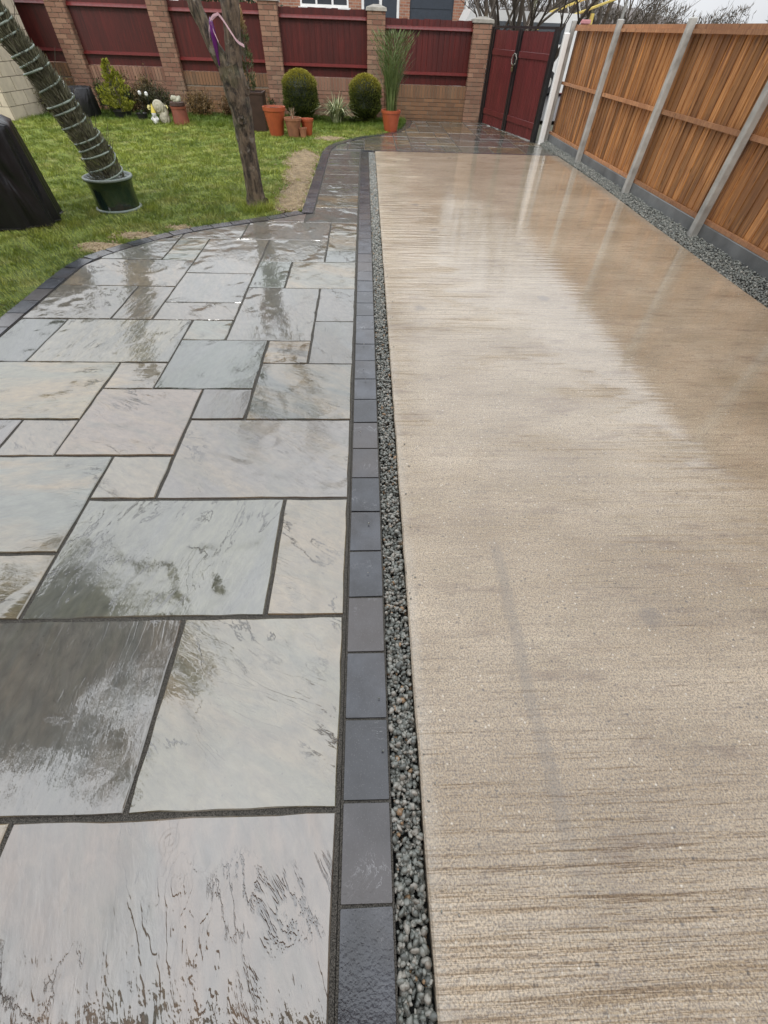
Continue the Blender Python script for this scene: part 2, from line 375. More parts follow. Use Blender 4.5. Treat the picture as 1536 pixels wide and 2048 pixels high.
def spline(P, n=8):
    P = [np.array(p, float) for p in P]; out = []
    Q = [2*P[0]-P[1]]+P+[2*P[-1]-P[-2]]
    for i in range(1, len(Q)-2):
        for t in np.linspace(0, 1, n, endpoint=False):
            a, b, c, d = Q[i-1], Q[i], Q[i+1], Q[i+2]
            out.append(.5*((2*b)+(-a+c)*t+(2*a-5*b+4*c-d)*t*t+(-a+3*b-3*c+d)*t**3))
    out.append(P[-1]); return out
def resample(P, pitch):
    P = np.array(P); d = np.r_[0, np.cumsum(np.hypot(*np.diff(P, axis=0).T))]
    n = max(1, int(round(d[-1]/pitch))); s = np.linspace(0, d[-1], n+1)
    return np.c_[np.interp(s, d, P[:, 0]), np.interp(s, d, P[:, 1])]
def icosa(sub=0):
    t = (1+5**.5)/2
    V = [(-1, t, 0), (1, t, 0), (-1, -t, 0), (1, -t, 0), (0, -1, t), (0, 1, t), (0, -1, -t), (0, 1, -t), (t, 0, -1), (t, 0, 1), (-t, 0, -1), (-t, 0, 1)]
    F = [(0, 11, 5), (0, 5, 1), (0, 1, 7), (0, 7, 10), (0, 10, 11), (1, 5, 9), (5, 11, 4), (11, 10, 2), (10, 7, 6), (7, 1, 8), (3, 9, 4), (3, 4, 2), (3, 2, 6), (3, 6, 8), (3, 8, 9), (4, 9, 5), (2, 4, 11), (6, 2, 10), (8, 6, 7), (9, 8, 1)]
    V = [np.array(v)/np.linalg.norm(v) for v in V]
    for _ in range(sub):
        c = {}; G = []
        def mid(a, b):
            k = (min(a, b), max(a, b))
            if k not in c: v = V[a]+V[b]; V.append(v/np.linalg.norm(v)); c[k] = len(V)-1
            return c[k]
        for a, b, d in F:
            x, y, z = mid(a, b), mid(b, d), mid(d, a); G += [(a, x, z), (b, y, x), (d, z, y), (x, y, z)]
        F = G
    return np.array(V), np.array(F)
def pebbles(C, R, sub):
    """C centres (n,3), R (n,3) radii -> many irregular stones in one mesh"""
    bv, bf = icosa(sub); n = len(C)
    q = rng.normal(size=(n, 4)); q /= np.linalg.norm(q, axis=1)[:, None]; w_, x, y, z = q.T
    Rm = np.stack([1-2*(y*y+z*z), 2*(x*y-z*w_), 2*(x*z+y*w_), 2*(x*y+z*w_), 1-2*(x*x+z*z), 2*(y*z-x*w_), 2*(x*z-y*w_), 2*(y*z+x*w_), 1-2*(x*x+y*y)], -1).reshape(n, 3, 3)
    V = bv[None]*R[:, None, :]*(1+rng.uniform(-.22, .22, (n, len(bv), 1)))
    V = np.einsum('nij,nkj->nki', Rm, V)+C[:, None]
    F = bf[None]+(np.arange(n)*len(bv))[:, None, None]
    return V.reshape(-1, 3), F.reshape(-1, 3), np.repeat(rng.random(n), len(bv))
def leaves(C, D, L, W, bend=.0):
    """triangular two-sided leaf blades: base C, direction D, length L, width W"""
    n = len(C); D = D/np.linalg.norm(D, axis=1)[:, None]
    s = np.cross(D, rng.normal(size=(n, 3))); s /= np.linalg.norm(s, axis=1)[:, None]+1e-9
    L = np.broadcast_to(L, n)[:, None]; W = np.broadcast_to(W, n)[:, None]
    m_ = C+D*L*.5
    V = np.stack([C, m_+s*W*.5, C+D*L, m_-s*W*.5], 1).reshape(-1, 3)
    F = (np.arange(n)[:, None]*4+np.array([[0, 1, 2, 3]]))
    return V, F, np.repeat(rng.random(n), 4)

# ------------------------------------------------------------ the ground plan
CURVE = [(-2.655, -1.5), (-2.66, 1.0), (-2.665, 2.5), (-2.67, 3.6), (-2.665, 4.22), (-2.57, 4.52), (-2.30, 4.90), (-2.02, 5.20), (-1.68, 5.44), (-1.40, 5.60), (-1.15, 5.76), (-.90, 5.93), (-.76, 6.03)]
PATHE = [(-.655, 6.08), (-.655, 7.2), (-.655, 8.6), (-.65, 9.7), (-.62, 10.2), (-.47, 10.72), (-.06, 11.40), (.35, 11.80), (.68, 12.15), (.95, 12.75), (1.10, 13.4), (1.18, 14.15)]
cA = np.array(spline(CURVE, 10)); cB = np.array(spline(PATHE, 10))
def lim(x):
    if x < -.655: return float(np.interp(x, cA[40:, 0], cA[40:, 1])) if x > -2.66 else -9
    if x > 1.17: return 14.18
    k = cB[:, 0].argmax()+1
    return float(np.interp(x, cB[36:, 0], cB[36:, 1]))
def K(k): return -.095-.3165*k if k else -.098
def RY(n): return .082+.3125*n
JO = .0075
def clip_poly(x0, x1, y0, y1, topfun):
    xs = np.linspace(x0, x1, max(3, int((x1-x0)/.09)+2)); top = [min(y1, topfun(x)) for x in xs]
    ok = [i for i in range(len(xs)) if top[i] > y0+.02]
    if len(ok) < 2: return None
    lo = [(xs[i], y0) for i in ok]; hi = [(xs[i], top[i]) for i in ok][::-1]
    ys = np.linspace(y0, hi[0][1], max(2, int((hi[0][1]-y0)/.1)+2))[1:-1]
    re = [(xs[ok[-1]], y) for y in ys]
    ys = np.linspace(hi[-1][1], y0, max(2, int((hi[-1][1]-y0)/.1)+2))[1:-1]
    le = [(xs[ok[0]], y) for y in ys]
    P = lo+re+hi+le
    a = .5*abs(sum(P[i][0]*P[(i+1) % len(P)][1]-P[(i+1) % len(P)][0]*P[i][1] for i in range(len(P))))
    return P if a > .004 else None
def slab(P, parent, col, z=0.):
    cx = sum(p[0] for p in P)/len(P); cy = sum(p[1] for p in P)/len(P); n = len(P)
    P = [(x+random.uniform(-.0028, .0028), y+random.uniform(-.0028, .0028)) for x, y in P]
    def ring(ins, zz):
        out = []
        for x, y in P:
            dx, dy = x-cx, y-cy; l = math.hypot(dx, dy)+1e-6; out.append((dx-dx/l*ins, dy-dy/l*ins, zz))
        return out
    tz = random.uniform(-.0015, .0015)
    V = ring(0, z-.024)+ring(0, z-.004+tz)+ring(.004, z+tz)
    F = [(r+k, r+(k+1) % n, r+n+(k+1) % n, r+n+k) for r in (0, n) for k in range(n)]
    F.append(tuple(range(2*n, 3*n)))
    o = mk('slab', V, F, M['slab'], parent, (cx, cy, 0)); o.color = (*col, 1)
    return o

# patio bed (dark grout) with every sandstone slab as a child
bedP = [(x, y) for x, y in cA if y > -1.5]
bp = [(-.092, -1.5), (-.092, 10.02), (-.1, 10.155), (3.80, 10.155), (3.80, 11.42), (2.98, 14.18), (1.18, 14.18)]+[tuple(p) for p in cB[::-1]]+[tuple(p) for p in cA[::-1]]
patio = mk('patio', [(x, y, -.0075) for x, y in bp], [tuple(range(len(bp)))], M['grout']); tag(patio, kind='structure')
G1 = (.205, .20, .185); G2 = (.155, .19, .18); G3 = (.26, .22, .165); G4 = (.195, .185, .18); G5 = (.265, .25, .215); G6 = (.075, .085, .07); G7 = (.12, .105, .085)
SL = [(0, 3, -2, 0, (.225, .185, .145)), (3, 6, -2, 0, G3), (0, 3, -4, -2, G1), (3, 6, -4, -2, G2),
      (0, 2, 0, 2, (.205, .205, .18)), (2, 5, 0, 2, G4), (5, 8, 0, 2, G1), (0, 1, 2, 4, (.215, .195, .16)), (1, 4, 2, 4, G1), (4, 6, 2, 3, G3), (4, 7, 3, 5, G2), (6, 8, 2, 3, G1), (7, 8, 3, 5, G3),
      (3, 4, 4, 5, G5), (0, 3, 4, 6, (.20, .19, .18)), (3, 5, 5, 7, (.235, .21, .165)), (5, 6, 5, 6, G3), (6, 8, 5, 6, G1), (5, 8, 6, 8, (.24, .225, .19)), (4, 5, 7, 8, G5),
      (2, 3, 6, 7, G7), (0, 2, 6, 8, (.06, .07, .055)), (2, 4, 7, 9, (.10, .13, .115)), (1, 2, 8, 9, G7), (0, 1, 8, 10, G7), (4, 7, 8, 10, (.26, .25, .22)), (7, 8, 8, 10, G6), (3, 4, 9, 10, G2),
      (1, 3, 9, 12, G1), (0, 1, 10, 12, G4), (6, 8, 10, 12, G4), (5, 6, 10, 12, G3), (3, 5, 10, 11, G1), (3, 5, 11, 13, G5), (5, 8, 12, 14, (.255, .24, .2)), (3, 5, 13, 16, G5), (2, 3, 12, 14, G2), (0, 2, 12, 14, G1),
      (1, 3, 14, 16, G1), (0, 1, 14, 15, G2), (0, 1, 15, 17, G4), (0, 1, 17, 18, G7), (5, 6, 14, 16, G2), (6, 8, 14, 16, G1), (1, 4, 16, 18, G4), (4, 6, 16, 18, G1), (6, 8, 16, 18, G5), (2, 5, 18, 20, G1), (5, 8, 18, 20, G2)]
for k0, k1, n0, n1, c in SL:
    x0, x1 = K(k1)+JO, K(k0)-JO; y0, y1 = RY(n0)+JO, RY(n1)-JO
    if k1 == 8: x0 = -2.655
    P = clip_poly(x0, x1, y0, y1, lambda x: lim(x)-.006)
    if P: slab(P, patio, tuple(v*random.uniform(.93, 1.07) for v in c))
y = RY(18)
for k, h in enumerate([.62, .60, .63, .59, .62, .61, .63]):   # single file of slabs up the path
    P = [(-.645 if k else -.715, y+JO), (-.104, y+JO)]+[(-.104, y+h*t) for t in (.3, .6)]+[(-.104, min(y+h, 10.15)-JO), (-.645, min(y+h, 10.15)-JO)]+[(-.645, y+h*t) for t in (.6, .45)]
    slab(P, patio, tuple(v*random.uniform(.9, 1.1) for v in (.11, .106, .10))); y += h
cells = {}                                                      # random coursed pattern in front of the gate
XO, YO, MS = -.645, 10.16, .3125
NX, NY = 15, 13
for j in range(NY):
    for i in range(NX):
        if (i, j) in cells: continue
        opts = [(3, 2), (2, 2), (2, 1), (1, 2), (2, 3), (1, 1)]; random.shuffle(opts)
        for a, b in opts+[(1, 1)]:
            if i+a <= NX and j+b <= NY and all((i+p, j+q) not in cells for p in range(a) for q in range(b)): break
        for p in range(a):
            for q in range(b): cells[(i+p, j+q)] = 1
        x0, x1 = XO+i*MS+JO, min(3.78, XO+(i+a)*MS-JO); y0, y1 = YO+j*MS+JO, YO+(j+b)*MS-JO
        def top(x): return min(lim(x)-.006, 14.17, 14.17 if x < 2.95 else 11.42+(3.80-x)*3.25)
        P = clip_poly(x0, x1, y0, y1, top)
        if P: slab(P, patio, tuple(v*random.uniform(.85, 1.15) for v in random.choice([(.115, .105, .095), (.10, .11, .10), (.095, .09, .088), (.12, .112, .10)])))

# charcoal block kerbs: one bed each with its blocks as children
def block_at(x, y, ang, L, W, parent, z=.004):
    o = bpy.data.objects.new('paving_block', BLK[random.randrange(4)]); o.location = (x, y, z+random.uniform(-.001, .001)); o.rotation_euler = (random.uniform(-.004, .004), random.uniform(-.004, .004), ang)
    o.scale = (L, W, 1); return link(o, parent)
BLK = []
for i in range(4):
    V, F = bbox(-.5, .5, -.5, .5, -.05, 0, .012)
    V = [(v[0]+random.uniform(-.006, .006), v[1]+random.uniform(-.006, .006), v[2]*1. if v[2] < -.01 else (v[2]*.3)) for v in V]
    me = bpy.data.meshes.new('paving_block'); me.from_pydata(V, [], F); me.materials.append(M['block']); BLK.append(me)
def kerb(pts, parent, pitch=.229, W=.142, off=.074):
    R = resample(pts, pitch); n = len(R)
    for i in range(n-1):
        a, b = R[i], R[i+1]; d = b-a; L = np.hypot(*d); t = d/L; c = (a+b)/2+np.array([-t[1], t[0]])*off
        block_at(c[0], c[1], math.atan2(t[1], t[0]), L-.006+(.5*off*0), W, parent)
def strip(name, pts, off, W, mat, z):
    P = np.array(pts); d = np.gradient(P, axis=0); d /= np.hypot(*d.T)[:, None]; nrm = np.c_[-d[:, 1], d[:, 0]]
    A = P+nrm*(off-W/2); B = P+nrm*(off+W/2); n = len(P)
    V = [(x, y, z) for x, y in A]+[(x, y, z) for x, y in B]; F = [(i, i+1, n+i+1, n+i) for i in range(n-1)]
    return mk(name, V, F, mat)
k1 = strip('lawn_kerb', cA, .074, .15, M['grout'], -.0045); tag(k1, kind='structure'); kerb([p for p in cA], k1)
k2 = strip('path_kerb', cB, .074, .15, M['grout'], -.0045); tag(k2, kind='structure'); kerb([p for p in cB], k2)
line = [(-.086, -1.5), (-.086, 10.02)]
k3 = mk('centre_kerb', [(-.09, -1.5, -.004), (.062, -1.5, -.004), (.062, 10.02, -.004), (-.09, 10.02, -.004)], [(0, 1, 2, 3)], M['grout']); tag(k3, kind='structure')
y = -.129-.2275*6; i = 0
while y < 10.0:
    L = .2275+.0035*min(1, max(0, y)/3); block_at(-.0135, y+L/2, PI/2, L-.004, .141, k3, .002); y += L
k4 = mk('cross_kerb', [(-.09, 10.02, -.0045), (3.80, 10.02, -.0045), (3.80, 10.16, -.0045), (-.09, 10.16, -.0045)], [(0, 1, 2, 3)], M['grout']); tag(k4, kind='structure')
x = -.085
while x < 3.6: block_at(x+.115, 10.088, 0, .225, .128, k4, .004); x += .23

# driveway
E1 = [(.150+.035*t+random.uniform(-.002, .002), -1.5+11.5*t) for t in np.linspace(0, 1, 120)]
E2 = [(float(np.interp(yy, [-1.5, 3.5, 5.9, 7.8, 10], [3.50, 3.52, 3.575, 3.655, 3.665]))+random.uniform(-.002, .002), yy) for yy in np.linspace(10.01, -1.5, 100)]
P = E1+E2; n = len(P)
def inset(P, d):
    out = []
    cx, cy = 1.9, 4.2
    for x, y in P: out.append((x+(d if x < cx else -d), y-(d if y > 9.9 else 0)))
    return out
V = [(x, y, -.11) for x, y in P]+[(x, y, .006) for x, y in P]+[(x, y, .012) for x, y in inset(P, .006)]
F = [(r+k, r+(k+1) % n, r+n+(k+1) % n, r+n+k) for r in (0, n) for k in range(n)]+[tuple(range(2*n, 3*n))]
F = [f[::-1] for f in F[:-1]]+[F[-1][::-1]]
drive = mk('driveway', V, F, M['concrete']); tag(drive, kind='structure')

# lawn sheet, far ground
oA = np.array(cA); d = np.gradient(oA, axis=0); d /= np.hypot(*d.T)[:, None]; oA = oA+np.c_[-d[:, 1], d[:, 0]]*.146
oB = np.array(cB); d = np.gradient(oB, axis=0); d /= np.hypot(*d.T)[:, None]; oB = oB+np.c_[-d[:, 1], d[:, 0]]*.146
oA = oA[oA[:, 1] < 6.12]; lp = [(-14, -1.5)]+[tuple(p) for p in oA]+[tuple(p) for p in oB if p[1] > 6.2]+[(-14, 14.3)]
lawn = mk('lawn', [(x, y, -.002) for x, y in lp], [tuple(range(len(lp)))], lawn_base_material()); tag(lawn, kind='structure')
gm = N('ground_far'); gc = gm.mix(gm.mr(gm.noise(gm.pos(), .2, 5), .4, .6), (.06, .06, .035), (.09, .085, .06))
ground = mk('ground', [(-900, -900, -.12), (900, -900, -.12), (900, 900, -.12), (-900, 900, -.12)], [(0, 1, 2, 3)], gm.set(Base_Color=gc, Roughness=.8)); tag(ground, kind='structure')
rm = N('wet_asphalt'); road = mk('road', [(-60, 15.2, -.04), (60, 15.2, -.04), (60, 24, -.04), (-60, 24, -.04)], [(0, 1, 2, 3)], rm.set(Base_Color=(.055, .055, .058), Roughness=.3, Normal=rm.bump(rm.noise(rm.pos(), 80), .4, .005))); tag(road, kind='structure')

# grass blades
def inside_lawn(x, y):
    lim_x = np.interp(y, oA[:, 1], oA[:, 0]); a = (y <= 6.15) & (x < lim_x)
    lim_x2 = np.interp(y, oB[:, 1], oB[:, 0]); b = (y > 6.15) & (x < lim_x2)
    return a | b
SOILP = [(-.97, 7.0, .18, .8), (-1.02, 8.3, .22, .85), (-1.08, 9.3, .26, .6), (-.96, 6.5, .16, .45), (-2.48, 5.12, .22, .10), (-2.72, 4.78, .20, .12), (-.72, 11.25, .26, .20), (-2.1, 5.42, .12, .06), (-1.15, 8.9, .16, .25)]
def soil_mask(x, y):
    m_ = np.zeros(len(x), bool)
    for a, b, rx, ry in SOILP: m_ |= ((x-a)/rx)**2+((y-b)/ry)**2 < 1+.5*np.sin(x*31+y*17)
    return m_
BX = []
for (ya, yb, dens, wid) in ((1.5, 4.5, 9000, .0042), (4.5, 7, 9000, .005), (7, 10, 6000, .0065), (10, 14.25, 3800, .009)):
    xa = -.6-.98*yb-.6; xb = 1.1 if yb > 10 else -.7
    nn = int(dens*(xb-xa)*(yb-ya)); x = rng.uniform(xa, xb, nn); y = rng.uniform(ya, yb, nn)
    keep = inside_lawn(x, y) & (x > -1.02*y-1.2) & ~(soil_mask(x, y) & (rng.random(nn) < .93))
    x, y = x[keep], y[keep]; BX.append(np.c_[x, y, np.full(len(x), wid)])
B = np.concatenate(BX); n = len(B)
def vn(x, y, s):   # cheap value noise
    return .5+.25*np.sin(x*s+1.3*np.sin(y*s*.7))+.25*np.sin(y*s*1.3+1.7*np.sin(x*s*.9+2))
clump = vn(B[:, 0], B[:, 1], 9)*.6+vn(B[:, 0], B[:, 1], 23)*.4
Ls = (.018+.034*clump)*rng.uniform(.5, 1.5, n); Ls *= np.where(B[:, 1] > 12.3, 1.9, 1); td = np.hypot(B[:, 0]+1.38, B[:, 1]-6.25); Ls *= np.where(td < .24, 2.4, 1)
ang = rng.uniform(0, 2*PI, n)*.6+clump*5; lean = rng.uniform(.3, 1.25, n)
D = np.c_[np.cos(ang)*lean, np.sin(ang)*lean, np.ones(n)]; D /= np.linalg.norm(D, axis=1)[:, None]
s = np.c_[-np.sin(ang+rng.normal(0, .7, n)), np.cos(ang), np.zeros(n)]; base = np.c_[B[:, :2], np.full(n, -.004)]
V = np.stack([base-s*B[:, 2:3]*.5, base+s*B[:, 2:3]*.5, base+D*Ls[:, None]], 1).reshape(-1, 3)
r = np.repeat(np.clip(rng.random(n)*.75+clump*.25, 0, 1), 3)
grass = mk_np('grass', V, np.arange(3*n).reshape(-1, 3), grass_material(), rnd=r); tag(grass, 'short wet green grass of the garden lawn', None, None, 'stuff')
# soil patches
for a, b, rx, ry in SOILP:
    nn = 26; V = [(0, 0, .006)]
    for ring_, zz in ((.6, .008), (1.15, -.003)):
        for k in range(nn):
            t = 2*PI*k/nn; q = ring_*(1+.22*math.sin(3*t+a*9)+random.uniform(-.1, .1)); V.append((rx*q*math.cos(t), ry*q*math.sin(t), zz+random.uniform(0, .004)))
    lx = lambda yy: float(np.interp(yy, oA[:, 1], oA[:, 0]) if yy <= 6.15 else np.interp(yy, oB[:, 1], oB[:, 0]))
    V = [(min(v[0], lx(v[1]+b)-a-.002), v[1], v[2]) for v in V]
    F = [(0, 1+k, 1+(k+1) % nn) for k in range(nn)]+[(1+k, 1+nn+k, 1+nn+(k+1) % nn, 1+(k+1) % nn) for k in range(nn)]
    tag(mk('soil', V, F, M['dirt'], None, (a, b, 0), True), kind='structure')
C = []
for a, b, rx, ry in SOILP:
    k = int(900*rx*ry*8); C.append(np.c_[a+rng.normal(0, rx*.5, k), b+rng.normal(0, ry*.5, k), np.full(k, .008)])
C = np.concatenate(C); C = C[inside_lawn(C[:, 0]+.02, C[:, 1])]; R_ = rng.uniform(.004, .014, (len(C), 3)); V, F, r = pebbles(C, R_, 0)
tag(mk_np('soil_crumbs', V, F, M['dirt']), 'crumbs of pale soil and mortar along the lawn edge', kind='stuff')

# gravel: gutter strip and fence strip
def gravel_material():
    n = N('wet_granite_gravel'); at = n.node('ShaderNodeAttribute', attribute_name='rnd').outputs['Fac']
    rp = n.node('ShaderNodeValToRGB', {0: at}); e = rp.color_ramp.elements
    e[0].position = 0; e[0].color = (.10, .108, .10, 1); e[1].position = 1; e[1].color = (.27, .17, .085, 1)
    for p_, c_ in ((.3, (.19, .205, .185)), (.6, (.28, .29, .26)), (.85, (.42, .40, .35)), (.955, (.3, .28, .24)), (.965, (.42, .26, .14))):
        q = e.new(p_); q.color = (*c_, 1)
    c = n.mix(n.mr(n.noise(n.pos(), 150, 3), .35, .65, 0, .35), rp.outputs[0], (.10, .105, .09))
    return n.set(Base_Color=c, Roughness=.5, Coat_Weight=.5, Coat_Roughness=.15, Normal=n.bump(n.noise(n.pos(), 300, 2), .4, .001))
M['gravel'] = gravel_material()
M['grit'] = simple('dark_grit', (.02, .02, .018), .8, .4, 80, .01, 120)
bed = mk('gutter_bed', [(.058, -1.5, -.045), (.20, -1.5, -.045), (.20, 10.02, -.045), (.058, 10.02, -.045)], [(0, 1, 2, 3)], M['grit']); tag(bed, kind='structure')
bed2 = mk('fence_bed', [(3.45, -1.5, -.025), (3.9, -1.5, -.025), (3.9, 11.5, -.025), (3.60, 11.5, -.025), (3.60, 10.1, -.025), (3.45, 10.0, -.025)], [(0, 1, 2, 3, 4, 5)], M['grit']); tag(bed2, kind='structure')
def scatter(xf0, xf1, y0, y1, size, dens, z0, z1):
    nn = int((y1-y0)*.12*dens/(size*size)) ; y = rng.uniform(y0, y1, nn); u = rng.random(nn)
    a, b = xf0(y), xf1(y); x = a+size*.35+(b-a-size*.7)*u; z = rng.uniform(z0, z1, nn)
    s = size*(.28+.45*rng.random(nn)**1.6); R_ = np.c_[s*rng.uniform(.8, 1.35, nn), s*rng.uniform(.7, 1., nn), s*rng.uniform(.5, .85, nn)]
    return np.c_[x, y, z], R_
gl = lambda y: np.full(len(y), .060); gr = lambda y: .150+.035*(y+1.5)/11.5
parts = []; offs = 0
for y0, y1, sub in ((-.6, 1.4, 1), (1.4, 10.0, 0)):
    for zz in ((-.040, -.028), (-.028, -.014), (-.016, -.006)):
        C, R_ = scatter(gl, gr, y0, y1, .0165, 1.25, *zz); V, F, r = pebbles(C, R_, sub); parts.append((V, F+offs, r)); offs += len(V)
V = np.concatenate([p[0] for p in parts]); F = np.concatenate([p[1] for p in parts]); r = np.concatenate([p[2] for p in parts])
tag(mk_np('gutter_gravel', V, F, M['gravel'], rnd=r), 'grey green pebbles filling the narrow gutter beside the driveway', kind='stuff')
fl = lambda y: np.interp(y, [-1.5, 3.5, 5.9, 7.8, 10], [3.50, 3.52, 3.575, 3.655, 3.665])+.004; fr_ = lambda y: np.full(len(y), 3.862)
parts = []; offs = 0
for zz in ((-.020, -.006), (-.004, .012)):
    C, R_ = scatter(fl, fr_, 2.0, 11.4, .017, 2.6, *zz); C[:, 2] += (C[:, 0]-3.55)*.12; V, F, r = pebbles(C, R_, 0); parts.append((V, F+offs, r*.8)); offs += len(V)
V = np.concatenate([p[0] for p in parts]); F = np.concatenate([p[1] for p in parts]); r = np.concatenate([p[2] for p in parts])
tag(mk_np('fence_gravel', V, F, M['gravel'], rnd=r), 'dark grey chippings between driveway edge and timber fence', kind='stuff')

sx_ = np.concatenate([rng.uniform(.155, .24, 40), rng.uniform(-.08, .055, 14), rng.uniform(3.2, 3.5, 60)]); sy_ = np.concatenate([rng.uniform(-.2, 6, 40), rng.uniform(0, 5, 14), rng.uniform(2.5, 10, 60)])
V, F, r = pebbles(np.c_[sx_, sy_, np.full(len(sx_), .014)], rng.uniform(.002, .0055, (len(sx_), 3)), 0)
tag(mk_np('stray_grit', V, F, M['gravel'], rnd=r), 'stray stone chips spilled onto the kerb and driveway', kind='stuff')

# ------------------------------------------------------------ orange featheredge fence on the right
fence = thing('garden_fence', 'orange brown featheredge timber fence with grey concrete posts beside the driveway', 'fence', (3.8, 11.4, 0))
PY = [11.4, 9.33, 7.26, 5.37, 3.48, 1.6, -.3]
for i, py in enumerate(PY):
    V, F = bbox(-.035, .055, -.040, .040, -.1, 1.66, .008)
    V = [(x+(.018 if (z > 1.6 and x < 0) else 0), y, z) for x, y, z in V]
    mk('concrete_post', V, F, M['post'], fence, (0, py-11.4, 0))
for i in range(len(PY)-1):
    ya, yb = PY[i+1]+.012-11.4, PY[i]-.012-11.4; L = yb-ya
    mk('gravel_board', *bbox(.055, .095, ya-.01, yb+.01, -.1, .155, .006), M['gboard'], fence)
    rails = join([box(.068, .098, ya, yb, 1.575, 1.612), box(.05, .092, ya, yb, 1.54, 1.574), box(.062, .100, ya, yb, .865, .905), box(.062, .098, ya, yb, .158, .195)])
    pan = mk('fence_panel', *rails, M['fence_rail'], fence)
    nb = int(round(L/.122)); w_ = L/nb
    for k in range(nb):
        y0 = ya+k*w_-.006+random.uniform(-.012, .012); y1 = y0+w_+.022; j = random.uniform(-.003, .003)
        V = [(.104, y0, .160), (.112+.004, y1, .160), (.122, y1, .160), (.119, y0, .160)]
        V += [(x+j, y_, 1.545+random.uniform(-.004, .004)) for x, y_, z_ in V]
        F = [(0, 1, 5, 4), (1, 2, 6, 5), (2, 3, 7, 6), (3, 0, 4, 7), (3, 2, 1, 0), (4, 5, 6, 7)]
        F = [f[::-1] for f in F]
        mk('board', V, F, M['fence'], pan)

# ------------------------------------------------------------ brick boundary wall with red panels
PX = [-10.8, -8.4, -6.7, -4.53, -2.12, .27, 2.70]
PT = [1.86, 1.86, 1.84, 1.82, 1.80, 1.72, 1.61]
WB = [.80, .79, .765, .72, .69, .615]; WT = [1.80, 1.79, 1.78, 1.76, 1.73, 1.63]
WY = 14.4
def bricks(x0, x1, y0, y1, z0, z1, soldier=False, ends=True):
    """bricks proud of the mortar on the four faces of a block"""
    P = []; H = .075; z = z0; r = 0
    while z+.03 < z1:
        zt = min(z+H-.010, z1); 
        for face in range(4 if ends else 2):
            a, b = (x0, x1) if face < 2 else (y0, y1); Lb = .0725 if soldier else .225; s = a-(Lb/2 if r % 2 and not soldier else 0)
            while s < b-.015:
                p, q = max(s, a)+.004, min(s+Lb-.010, b-.002); s += Lb
                if q-p < .02: continue
                e = random.uniform(.005, .009)
                if face == 0: P.append(box(p, q, y0-e, y0+.02, z, zt))
                elif face == 1: P.append(box(p, q, y1-.02, y1+e, z, zt))
                elif face == 2: P.append(box(x0-e, x0+.02, p, q, z, zt))
                else: P.append(box(x1-.02, x1+e, p, q, z, zt))
        z += H; r += 1
    return P
def rnds(P): return np.repeat([random.random() for _ in P], 8)
wall = thing('boundary_wall', 'weathered red brick garden wall with tall piers at the back of the garden', 'brick wall', (0, WY, 0))
for i, (px, h) in enumerate(zip(PX, PT)):
    pier = mk('pier', *box(px-.195, px+.195, -.195, .195, -.1, h-.005), M['mortar'], wall)
    P = bricks(px-.2, px+.2, -.2, .2, -.05, h); b = mk('brickwork', *join(P), M['brick'], pier, rnd=rnds(P)); b['kind'] = 'stuff'
    cv = [(px-.235, -.235, h), (px+.235, -.235, h), (px+.235, .235, h), (px-.235, .235, h), (px-.225, -.225, h+.05), (px+.225, -.225, h+.05), (px+.225, .225, h+.05), (px-.225, .225, h+.05), (px-.07, -.07, h+.095), (px+.07, -.07, h+.095), (px+.07, .07, h+.095), (px-.07, .07, h+.095)]
    cf = [(r+k, r+(k+1) % 4, r+4+(k+1) % 4, r+4+k) for r in (0, 4) for k in range(4)]+[(8, 9, 10, 11), (3, 2, 1, 0)]
    mk('pier_cap', cv, cf, M['cap'], pier)
BAYW = ['behind the pale outbuilding', 'at the far left of the garden wall', 'behind the yellow green shrub', 'behind the bare forked tree', 'between the two clipped bushes', 'beside the maroon gate']
for i in range(6):
    x0, x1 = PX[i]+.2, PX[i+1]-.2; zb = WB[i]
    pl = mk('low_wall', *box(x0, x1, -.10, .10, -.1, zb-.012), M['mortar'], wall)
    P = bricks(x0, x1, -.105, .105, -.05, zb-.235, ends=False); P2 = []
    s = x0
    while s < x1-.03:
        P2.append(box(s+.004, min(s+.0655, x1-.002), -.112-random.uniform(0, .005), .112, zb-.225, zb-.008+random.uniform(-.004, .002))); s += .0725
    b = mk('brickwork', *join(P+P2), M['brickdark'] if i % 2 else M['brick'], pl, rnd=rnds(P+P2)); b['kind'] = 'stuff'
    fp = thing('fence_panel', 'dark red panel on the brick wall '+BAYW[i], 'fence panel', ((x0+x1)/2, WY, zb), 'red timber panels between the brick piers')
    hw = (x1-x0)/2; H = WT[i]-zb
    nb = int(round(2*hw/.13)); wd = 2*hw/nb
    for k in range(nb):
        a = -hw+k*wd; y0 = -.03+random.uniform(-.003, .003); t = H+random.uniform(-.008, .008)
        V = [(a+.001, y0-.014, .0), (a+wd+.010, y0+.004, .0), (a+wd+.010, y0+.014, .0), (a+.001, y0+.006, .0)]; V += [(v[0], v[1], t) for v in V]
        mk('board', V, [(0, 1, 5, 4), (1, 2, 6, 5), (2, 3, 7, 6), (3, 0, 4, 7), (3, 2, 1, 0), (4, 5, 6, 7)], M['red'], fp)
    for zz, hh in ((H-.155, .055), (.165, .05)):
        mk('rail', [(-hw, -.115, zz), (hw, -.115, zz), (hw, -.047, zz+hh), (-hw, -.047, zz+hh), (-hw, -.115, zz+.006), (hw, -.115, zz+.006), (hw, -.047, zz), (-hw, -.047, zz)], [(0, 1, 5, 4), (4, 5, 2, 3), (0, 7, 6, 1), (7, 3, 2, 6), (0, 4, 3, 7), (1, 6, 2, 5)], M['redrail'], fp)

